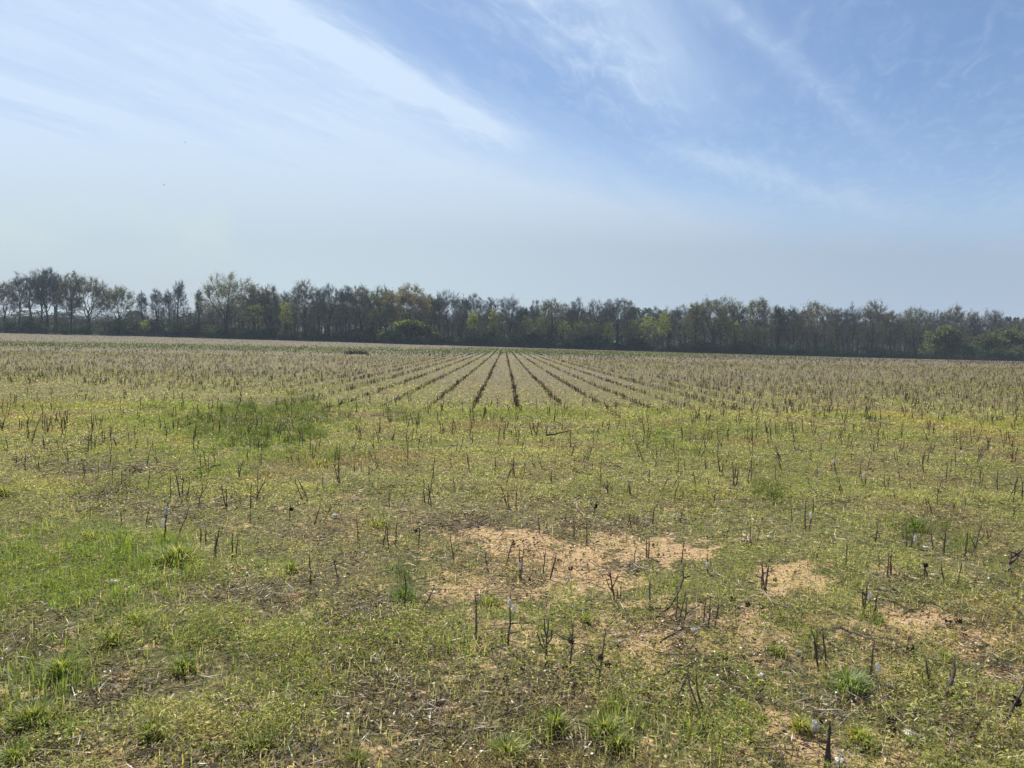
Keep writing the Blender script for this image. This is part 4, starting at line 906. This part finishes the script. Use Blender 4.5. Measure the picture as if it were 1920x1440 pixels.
# px, top py, half width px, depth, form, leaf, leaves, kind, label
TREES = [(10, 531, 20, 298, 'broad', 'tan', 500, 'budding_tree', 'budding brown-tinged tree cut by the picture edge beyond the utility pole'), (37, 516, 13, 303, 'vase', None, 0, 'bare_tree', 'slim bare tree, nearest of the bare row to the picture edge'),
         (62, 512, 15, 300, 'vase', None, 0, 'bare_tree', 'bare tree with a crooked trunk, second of the bare row'), (78, 510, 15, 306, 'vase', None, 0, 'bare_tree', 'tall bare tree, third of the bare row by the utility pole'), (92, 505, 18, 302, 'vase', 'pale', 60, 'bare_tree', 'tallest bare tree rising right behind the utility pole'),
         (109, 516, 11, 299, 'vase', None, 0, 'bare_tree', 'bare tree leaning just past the utility pole'), (134, 512, 20, 296, 'round', 'pale', 700, 'budding_tree', 'thinly leafed pale tree between bare row and spreading oak'), (169, 518, 33, 297, 'broad', 'olive', 1000, 'oak_tree', 'spreading oak with open budding crown and forked limbs'),
         (221, 537, 30, 296, 'broad', 'olive', 1200, 'oak_tree', 'lower rounded oak beside the spreading oak, last before the gap'), (267, 549, 9, 304, 'vase', None, 0, 'bare_tree', 'small bare tree standing in the low gap'), (294, 543, 11, 302, 'vase', None, 0, 'bare_tree', 'thin bare tree with feathery top in the low gap'),
         (315, 546, 9, 306, 'slim', None, 0, 'bare_tree', 'bare pole-like tree beside the dead-topped tree'), (337, 529, 13, 300, 'spire', None, 0, 'bare_tree', 'bare dark tree with dead spiky top'), (373, 545, 6, 303, 'slim', None, 0, 'bare_tree', 'very thin bare sapling next to the huge round tree'),
         (428, 517, 46, 298, 'broad', 'pale', 1500, 'oak_tree', 'huge round-crowned tree with pale buds, biggest in the treeline'), (478, 537, 24, 301, 'round', 'olive', 1500, 'leafing_tree', 'olive leafing tree at the shoulder of the huge round tree'), (506, 539, 20, 304, 'round', 'olive', 1200, 'leafing_tree', 'olive rounded tree behind the lime understory tree'),
         (537, 546, 17, 306, 'round', None, 0, 'bare_tree', 'grey bare tree between olive tree and fan-shaped crown'), (571, 532, 25, 299, 'vase', 'pale', 500, 'budding_tree', 'fan-crowned budding tree with leaning trunk'), (598, 545, 12, 305, 'vase', None, 0, 'bare_tree', 'narrow grey bare tree between two fan crowns'), (618, 535, 24, 303, 'vase', None, 0, 'bare_tree', 'wide fan-shaped bare crown, beyond the far brush pile'),
         (648, 538, 14, 301, 'vase', 'pale', 300, 'budding_tree', 'slim budding tree above the brush pile'), (676, 537, 21, 303, 'round', 'olive', 1100, 'leafing_tree', 'olive tree with twiggy top beside the dense pair'), (712, 541, 27, 300, 'round', 'olive', 2600, 'leafing_tree', 'dense olive-leafed tree, first of the dense pair'),
         (765, 538, 38, 296, 'broad', 'tan', 3800, 'oak_tree', 'dense brownish oak above the rounded bright bush'), (805, 556, 14, 304, 'round', 'olive', 900, 'leafing_tree', 'low olive tree at the foot of the brownish oak'), (822, 553, 10, 303, 'slim', 'pale', 150, 'budding_tree', 'slim pale tree left standing beside the oak'),
         (842, 545, 20, 298, 'round', None, 0, 'bare_tree', 'bare tree with full twiggy crown, first past the oak'), (868, 558, 14, 306, 'vase', None, 0, 'bare_tree', 'short bare tree between two full bare crowns'), (889, 552, 22, 303, 'vase', None, 0, 'bare_tree', 'wide bare crown like an upturned broom'), (920, 559, 14, 300, 'vase', None, 0, 'bare_tree', 'bare tree before the row vanishing point'),
         (954, 557, 20, 298, 'vase', None, 0, 'bare_tree', 'bare tree right above where the rows vanish'), (978, 576, 16, 305, 'round', 'dark', 900, 'evergreen_tree', 'low dark tree beside the vanishing point'), (1003, 566, 14, 304, 'round', 'pale', 200, 'budding_tree', 'small open-crowned tree next to the airy pale tree'),
         (1031, 560, 24, 299, 'round', 'pale', 700, 'budding_tree', 'airy pale-budded tree standing over lime understory'), (1057, 571, 13, 304, 'round', None, 0, 'bare_tree', 'bare grey tree behind the airy pale tree'), (1080, 565, 16, 303, 'vase', 'pale', 120, 'budding_tree', 'faint pale tree before the far dark pines'), (1117, 565, 20, 298, 'vase', None, 0, 'bare_tree', 'tall white-stemmed bare tree in front of pines'),
         (1140, 566, 13, 305, 'vase', None, 0, 'bare_tree', 'upright bare tree tucked behind the white-stemmed one'), (1158, 561, 20, 302, 'vase', None, 0, 'bare_tree', 'broom-like bare tree above the pine mass'), (1180, 568, 14, 306, 'round', 'olive', 500, 'leafing_tree', 'greenish tree where the pine mass begins'), (1225, 577, 14, 306, 'round', None, 0, 'bare_tree', 'grey low bare tree behind two lime trees'), (1250, 580, 14, 304, 'round', 'olive', 400, 'leafing_tree', 'olive low tree after the two lime trees'),
         (1276, 573, 17, 301, 'vase', None, 0, 'bare_tree', 'bare tree opening the brown-leafed stretch'), (1306, 567, 18, 303, 'round', 'olive', 1100, 'leafing_tree', 'olive tree before the broad domed tree'), (1337, 558, 34, 299, 'broad', 'olive', 2000, 'oak_tree', 'broad domed olive tree, tallest of the far half'), (1378, 565, 20, 301, 'round', 'olive', 1100, 'leafing_tree', 'olive dome following the broad domed tree'),
         (1420, 560, 22, 303, 'vase', 'pale', 900, 'budding_tree', 'ghostly whitish-green tree above the wood'), (1458, 577, 15, 308, 'round', 'pine', 1500, 'evergreen_tree', 'dark evergreen between whitish tree and rusty oak'), (1487, 579, 16, 304, 'round', None, 0, 'bare_tree', 'grey bare tree before the rusty oak'), (1528, 570, 29, 299, 'broad', 'tan', 1500, 'oak_tree', 'rusty tan-leafed oak with flat-topped crown'),
         (1570, 580, 16, 304, 'vase', 'olive', 200, 'budding_tree', 'twin-trunked tree between two rusty oaks'), (1596, 574, 15, 301, 'vase', None, 0, 'bare_tree', 'bare pale tree leaning on the second rusty oak'), (1635, 567, 24, 299, 'round', 'tan', 1100, 'oak_tree', 'second rusty oak with a narrow raised top'), (1672, 584, 20, 304, 'round', 'tan', 700, 'leafing_tree', 'low tan tree after the second rusty oak'),
         (1716, 579, 27, 299, 'broad', 'olive', 1200, 'oak_tree', 'flat olive crown with strong dark fork'), (1752, 584, 16, 304, 'vase', None, 0, 'bare_tree', 'bare twiggy tree after the flat olive crown'), (1785, 577, 24, 300, 'round', 'tan', 900, 'oak_tree', 'greyish-tan rounded tree over the pale green tree'), (1823, 585, 12, 303, 'round', 'tan', 500, 'leafing_tree', 'small reddish-brown round tree'), (1860, 580, 20, 301, 'round', 'tan', 450, 'oak_tree', 'reddish open-crowned tree over the big green thicket'), (1905, 600, 20, 303, 'round', None, 0, 'bare_tree', 'bare tree behind the thicket at the picture edge')]
# lime and green trees under the tall ones
UNDER = [(272, 601, 10, 290, 'lime', 'tiny lime bush-tree in the low gap'), (475, 571, 22, 291, 'lime', 'lime-topped understory tree below the huge round tree'), (537, 567, 12, 292, 'lime', 'lime spray of leaves beside grey trunks'), (885, 581, 9, 292, 'lime', 'lime spray between full bare crowns'), (924, 578, 8, 292, 'lime', 'small lime crown before the vanishing point'),
         (985, 592, 14, 291, 'green', 'low green tree just past the vanishing point'), (1012, 594, 14, 291, 'green', 'mid-green understory tree below the airy pale tree'), (1057, 603, 14, 290, 'lime', 'rounded lime tree below bare grey crown'), (1087, 598, 12, 291, 'green', 'flat green layer of leaves, first of three'), (1112, 605, 11, 291, 'green', 'flat green layer of leaves, second of three'), (1140, 605, 12, 291, 'lime', 'lime layer beside the white-stemmed tree'), (1185, 599, 13, 291, 'green', 'green layered tree before the two lime trees'),
         (1215, 594, 18, 289, 'lime', 'rounded lime tree, broader of two'), (1243, 584, 13, 291, 'lime', 'bright flat lime crown, higher of two'), (1285, 592, 16, 290, 'green', 'drooping green layered tree'), (1362, 594, 10, 292, 'lime', 'small lime spray under the broad domed tree'), (1378, 604, 13, 291, 'lime', 'sloping lime spray lower than its neighbour'), (320, 612, 14, 290, 'green', 'green young tree below the dead-topped tree'), (60, 592, 12, 293, 'green', 'green young tree seen between bare trunks'), (1420, 612, 12, 292, 'green', 'dull green young tree below the ghostly tree'), (700, 585, 16, 292, 'green', 'greenish young tree inside the dense pair')]


def build_treeline():
    r = rs(55)
    for px, pt, hw, y, form, leaf, nl, nm, lab in TREES:
        x, y, z = at_depth(px, y); d = ray(px, pt); H = CAMH + d[2] * y - z; W = hw / F * y * (1.28 if form == 'vase' else 1.2)
        tree(r, nm, (x, y, z), H, W, lab, 'tree', 'trees along the far edge of the field', form=form, leaf=leaf, nleaf=int(nl * 2.2), ntw=3000 if leaf is None else 3000, fork=.22 if form != 'vase' else .3)
    for px, pt, hw, y, leaf, lab in UNDER:
        x, y, z = at_depth(px, y); d = ray(px, pt); H = CAMH + d[2] * y - z; W = hw / F * y
        tree(r, 'young_tree', (x, y, z), H, W, lab, 'tree', 'fresh green trees under the tall ones', form='broad', leaf=leaf, nleaf=1100, ntw=350, fork=.45, trunk_r=.12)
    # the ranks of trees deeper in the wood
    protos = []
    for q in range(8):
        form = ['vase', 'round', 'slim', 'vase', 'round', 'spire', 'round', 'broad'][q]; leaf = [None, 'olive', None, 'pale', None, None, 'tan', 'olive'][q]
        protos.append(tree(r, 'bare_tree' if leaf is None else 'leafing_tree', (0, 0, 0), 16.0, 4.2, '', 'tree', None, form=form, leaf=leaf, nleaf=600, ntw=800, fork=.3, trunk_r=.2))
    labs = ['slender grey bare tree crowded among trunks inside the far wood', 'dull olive tree crowded among trunks inside the far wood']
    used = set(); k = 0
    for px in np.arange(-120, 2050, 15.0):
        for row in range(2):
            p = px + r.normal() * 5; y = 306 + row * 8 + r.rand() * 7; x, y, z = at_depth(p, y)
            lim = np.interp(p, [0, 60, 240, 255, 380, 400, 800, 812, 1000, 1300, 1920], [588, 585, 585, 580, 575, 560, 556, 572, 580, 586, 600])
            H = (CAMH + ray(p, lim)[2] * y - z) * (.68 + .34 * r.rand()); q = r.randint(8) if p > 380 else r.choice([0, 2, 4, 5]); sc = (H / 16 * (.8 + .5 * r.rand()),) * 2 + (H / 16,)
            if q in used: o = copy_tree(protos[q], (x, y, z), r.rand() * 6.28, sc)
            else: o = protos[q]; used.add(q); o.location = (x, y, z); o.scale = sc
            bare = [None, 'olive', None, 'pale', None, None, 'tan', 'olive'][q] is None
            tag(o, labs[0] if bare else labs[1], 'tree', 'bare trees inside the far wood' if bare else 'leafing trees inside the far wood'); k += 1
    # what lies deeper still reads as one mass of stems and twigs
    mb = MB(); n = 9000; p = r.rand(n) * 2300 - 190; y = 316 + 40 * r.rand(n); d0 = np.array([ray(a, 650)[0] for a in p]); x = d0 * y; z = Z(x, y)
    lim = np.interp(p, [0, 240, 380, 400, 800, 812, 1000, 1300, 1920], [590, 592, 588, 572, 570, 584, 588, 594, 606]); H = np.array([CAMH + ray(a, b)[2] * c for a, b, c in zip(p, lim, y)]) - z
    H = np.maximum(H * (.6 + .4 * r.rand(n)), 2); A = np.stack([x, y, z - .2], 1); B = A + np.stack([r.normal(size=n) * .05 * H, r.normal(size=n) * .05 * H, H], 1)
    wdt = .10 + .22 * r.rand(n) ** 2; sticks(mb, A, B, wdt, wdt * .35, pal(r, n, [(.09, .084, .084), (.125, .118, .118), (.068, .064, .064)]), r)
    m = 120000; i = r.randint(0, n, m); f_ = .15 + .85 * r.rand(m); P = A[i] * (1 - f_[:, None]) + B[i] * f_[:, None] + r.normal(size=(m, 3)) * np.array([1.0, 1.0, .6])
    D = unit(r.normal(size=(m, 3)) + np.array([0, 0, .9])); L = .8 + 1.2 * r.rand(m); sticks(mb, P, P + D * L[:, None], .07, .03, pal(r, m, TWIGC['bare']), r)
    m = 46000; i = r.randint(0, n, m); f_ = .05 + .9 * r.rand(m); P = A[i] * (1 - f_[:, None]) + B[i] * f_[:, None] + r.normal(size=(m, 3)) * np.array([1.4, 1.2, .7])
    diamonds(mb, P, r.normal(size=(m, 3)), .7 + .6 * r.rand(m), .5, pal(r, m, [(.09, .10, .052), (.11, .105, .065), (.065, .08, .038), (.10, .092, .085)], None, .3), r, 1)
    tag(mb.obj('deep_woods', [M_TWIG, M_LEAF]), 'grey-brown mass of stems and twigs deep in the far wood', 'woods', None, 'stuff')
    # the rise of dark pines far behind
    for px, pt, hw, lab in [(1075, 583, 14, 'dark far pine dome just after the airy pale tree'), (1100, 584, 16, 'dark far pine dome behind the white-stemmed tree'), (1135, 582, 18, 'dark far pine dome behind broom-like tree'), (1190, 576, 18, 'highest dark far pine at the start of the long pine mass'), (1212, 577, 16, 'dark far pine at the crest of the pine mass'), (1240, 581, 16, 'dark far pine over the bright lime crown'), (1265, 582, 14, 'dark far pine ending the long pine mass'), (1298, 581, 16, 'dark far pine peeping by the olive dome'),
                            (1455, 579, 12, 'dark far pine after the ghostly tree'), (1482, 580, 14, 'dark far pine after the evergreen'), (1505, 582, 12, 'dark far pine close before the rusty oak'), (1560, 586, 14, 'dark far pine between rusty oaks'), (1655, 590, 12, 'dark far pine behind the low tan tree'), (1888, 594, 10, 'dark far pine, first over the green thicket'), (1903, 595, 9, 'dark far pine, second over the green thicket'), (1918, 597, 9, 'dark far pine cut by the picture edge'), (350, 588, 20, 'dark far tree filling the low gap'), (250, 583, 18, 'dark far tree behind the low gap saplings'), (60, 583, 40, 'dark far trees canopy behind the bare row'), (120, 585, 30, 'dark far canopy behind utility pole')]:
        x, y, z = at_depth(px, 372.0); H = CAMH + ray(px, pt)[2] * y - z; W = hw / F * y
        root = empty('pine_tree', (x, y, z)); tb = MB(); tube(tb, [(0, 0, -.3), (0.1, 0, H * .5), (0, .1, H * .95)], [.28, .2, .05], 6, BARKC); tb.obj('trunk', M_BARK, root)
        cb = MB(); n = 1500; a = r.rand(n) * 6.3; hh = r.rand(n); rr = W * np.sqrt(np.clip(1 - (np.abs(hh - .45) / .58) ** 2, 0, 1)) * (.4 + .7 * r.rand(n)); lay = .5 * np.sin(hh * 21 + a * 2)
        P = np.stack([np.cos(a) * rr, np.sin(a) * rr, H * (.35 + .63 * hh) + lay], 1); diamonds(cb, P, r.normal(size=(n, 3)), .8 + .5 * r.rand(n), .45, pal(r, n, LEAFC['pine'], None, .3), r); cb.obj('crown', M_LEAF, root)
        tag(root, lab, 'tree', 'dark pines behind the wood')


def build_bushes():
    r = rs(66)
    big = [(768, 600, 44, 284, 'bush', 5200, 'green_bush', 'large rounded bright-topped bush standing out below the brownish oak'), (735, 622, 20, 287, 'bush', 1500, 'green_bush', 'lower green bush joined to the large rounded bush'), (1772, 610, 20, 266, 'bush', 3000, 'green_bush', 'tall pale green leafy bush at the near end of the thicket'), (1771, 645, 22, 262, 'bush', 1800, 'green_bush', 'bright low bush at the tip of the thicket'),
           (1850, 625, 28, 268, 'bush', 2600, 'green_bush', 'green layered bush in the middle of the thicket'), (1890, 609, 36, 272, 'bush', 3800, 'green_bush', 'tallest green bush of the thicket'), (1822, 645, 24, 263, 'hedge', 1800, 'green_bush', 'dull green low bush in the thicket'), (1868, 652, 26, 260, 'hedge', 1600, 'green_bush', 'dark low bush along the thicket foot'), (1908, 645, 24, 259, 'bush', 1800, 'green_bush', 'green bush of the thicket cut by the picture edge'),
           (121, 604, 8, 282, 'olive', 700, 'vine_bush', 'scrubby olive bush at the utility pole foot'), (84, 612, 9, 284, 'bush', 500, 'vine_bush', 'low twiggy bush just before the utility pole'), (345, 606, 14, 292, 'bush', 900, 'green_bush', 'mid-green bush below the dead-topped tree'), (530, 614, 16, 290, 'bush', 1000, 'green_bush', 'mid-green bush before the fan-crowned tree'), (588, 613, 13, 290, 'bush', 800, 'green_bush', 'mid-green bush under the leaning trunk'), (690, 612, 15, 290, 'bush', 900, 'green_bush', 'light green bush under the dense pair'),
           (1050, 640, 14, 290, 'bush', 500, 'green_bush', 'greyish green bush below the lime tree'), (940, 628, 13, 290, 'bush', 700, 'green_bush', 'light bush by the vanishing point'), (840, 630, 14, 290, 'bush', 700, 'green_bush', 'light bush below the full bare crown'), (1400, 643, 16, 290, 'bush', 700, 'green_bush', 'dull green bush in the brown stretch'), (1550, 645, 18, 289, 'bush', 800, 'green_bush', 'dull green bush below the rusty oak')]
    for px, pt, hw, y, leaf, n, nm, lab in big:
        x, y, z = at_depth(px, y); H = CAMH + ray(px, pt)[2] * y - z; W = hw / F * y
        bush(r, nm, (x, y, z), W * .82, W * .6, H, leaf, n, lab, 'bush', 'green bushes before the wood')
        if 'bright-topped' in lab:
            root = [c for c in COL.objects if c.get('label') == lab][0]
            m = 1300; q = MB(); P = np.stack([r.normal(size=m) * W * .42, r.normal(size=m) * W * .3, np.zeros(m)], 1); P[:, 2] = H * (1.02 - .30 * (np.abs(P[:, 0]) / W) ** 1.4) - r.rand(m) ** 1.5 * H * .24; P[:, 2] += H * .10 * (vnoise(P[:, 0] * .9 + 5, P[:, 1] * .9, 9) - .6)
            diamonds(q, P, r.normal(size=(m, 3)), .4, .28, pal(r, m, LEAFC['lime'], None, .2), r); q.obj('lime_foliage', M_LEAF, root)
    # dark hedge-like scrub along the foot of the wood, copied from six
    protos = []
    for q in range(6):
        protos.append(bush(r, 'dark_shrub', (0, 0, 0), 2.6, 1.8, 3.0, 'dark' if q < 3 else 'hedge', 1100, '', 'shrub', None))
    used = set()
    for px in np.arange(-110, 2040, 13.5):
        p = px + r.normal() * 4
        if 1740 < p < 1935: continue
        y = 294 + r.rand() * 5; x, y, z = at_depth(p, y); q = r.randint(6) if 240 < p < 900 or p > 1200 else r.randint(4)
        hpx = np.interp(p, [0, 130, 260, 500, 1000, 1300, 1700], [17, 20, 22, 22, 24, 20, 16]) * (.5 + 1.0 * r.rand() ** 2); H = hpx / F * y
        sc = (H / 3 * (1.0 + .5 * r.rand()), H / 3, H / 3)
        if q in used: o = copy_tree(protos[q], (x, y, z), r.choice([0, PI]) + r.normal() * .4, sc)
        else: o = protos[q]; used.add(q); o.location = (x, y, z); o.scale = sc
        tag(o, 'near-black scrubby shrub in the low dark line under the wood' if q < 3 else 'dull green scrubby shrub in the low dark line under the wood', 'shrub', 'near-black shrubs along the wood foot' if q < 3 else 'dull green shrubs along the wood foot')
    # low bramble filling the foot of the wood
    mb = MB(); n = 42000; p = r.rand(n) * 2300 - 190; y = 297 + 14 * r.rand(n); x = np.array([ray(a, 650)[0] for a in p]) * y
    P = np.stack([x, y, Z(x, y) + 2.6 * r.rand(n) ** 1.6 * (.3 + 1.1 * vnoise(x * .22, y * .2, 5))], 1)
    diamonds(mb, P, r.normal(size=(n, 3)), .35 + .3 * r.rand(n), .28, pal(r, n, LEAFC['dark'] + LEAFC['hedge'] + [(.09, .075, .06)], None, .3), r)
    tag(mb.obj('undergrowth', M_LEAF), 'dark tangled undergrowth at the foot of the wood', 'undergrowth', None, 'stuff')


def build_far_things():
    r = rs(77)
    x, y, z = at_depth(104, 284); H = CAMH + ray(104, 555)[2] * y - z
    root = empty('utility_pole', (x, y, z)); mb = MB(); tube(mb, [(0, 0, -.4), (-.12, 0, H * .5), (-.3, 0, H)], [.24, .2, .15], 8, (.085, .07, .06)); mb.obj('pole', M_BARK, root)
    mb = MB(); P = np.array([-.3, -.15, H - 1.0]); a, b = P + [-1.6, 0, .03], P + [1.6, 0, -.03]
    tube(mb, [a, P, b], [.085, .085, .085], 4, (.09, .075, .065)); mb.obj('crossarm', M_BARK, root)
    for k in (-1.45, -.7, .7, 1.45):
        ib = MB(); tube(ib, [P + [k, 0, .06], P + [k, 0, .16], P + [k, 0, .30]], [.05, .08, .045], 6, (.30, .30, .28)); ib.obj('insulator', M_ROCK, root)
    tag(root, 'weathered wooden utility pole with crossarm before the bare trees', 'utility pole')
    # pile of dead brush in the field
    x, y, z = ground(668, 664); k = 330; W = 21 / F * y; H = 10 / F * y
    A = np.stack([(r.rand(k) * 2 - 1) * W, r.normal(size=k) * W * .3, np.abs(r.normal(size=k)) * H * .3], 1); A[:, 2] *= 1 - .5 * np.abs(A[:, 0] / W) ** 3
    D = unit(r.normal(size=(k, 3)) * np.array([1, 1, .6]) + np.array([0, 0, .35])); B = A + D * (H * (.3 + .5 * r.rand(k)))[:, None]; B[:, 2] = np.clip(B[:, 2], 0, H)
    mb = MB(); sticks(mb, A, B, .045, .015, pal(r, k, [(.085, .055, .05), (.11, .085, .07), (.05, .04, .036)]), r)
    tag(mb.obj('brush_pile', M_STALK, None, False, (x, y, z)), 'low dark heap of dead brush out in the stubble', 'brush pile')
    # two birds high over the field
    for px, py, y, lab in ((307, 347, 150.0, 'dark bird in the air, lower of two'), (347, 267, 170.0, 'faint dark bird in the air, higher of two')):
        d = ray(px, py); c = (d[0] * y, y, CAMH + d[2] * y); mb = MB()
        tube(mb, [(-.16, .1, 0), (-.08, .05, .01), (.06, -.04, .02), (.15, -.1, .03), (.2, -.13, .035)], [.01, .045, .055, .035, .012], 6, (.03, .03, .03))
        for s_ in (-1, 1): mb.add([(-.04, .06, .03), (.08, 0, .03), (.10, .22 * s_ + .02, .12), (.02, .45 * s_ + .03, .05), (-.03, .2 * s_ + .05, .11)], [(2, 3, 4)], [(0, 1, 2, 4)], (.03, .03, .03))
        tag(mb.obj('bird', M_BARK, None, False, c), lab, 'bird')


build_treeline()
build_bushes()
build_far_things()

# ------------------------------------------------------------------ the air
def build_haze():
    mb = MB(); a, b, c, d, e, f = -760, 760, -60, 880, -9, 34
    V = [(x, y, z) for z in (e, f) for y in (c, d) for x in (a, b)]
    mb.add(V, None, [(0, 2, 3, 1), (4, 5, 7, 6), (0, 1, 5, 4), (2, 6, 7, 3), (0, 4, 6, 2), (1, 3, 7, 5)])
    m = bpy.data.materials.new('haze'); m.use_nodes = True; t = m.node_tree; t.nodes.clear(); g = NT(t)
    v = g.n('ShaderNodeVolumePrincipled'); v.inputs['Color'].default_value = (.66, .82, 1.0, 1); v.inputs['Density'].default_value = HAZE; v.inputs['Anisotropy'].default_value = 0.0
    o = g.n('ShaderNodeOutputMaterial'); t.links.new(v.outputs[0], o.inputs['Volume'])
    tag(mb.obj('haze', m), 'thin pale spring haze hanging over the whole field', 'haze', None, 'stuff')


HAZE = 0.0002
build_haze()
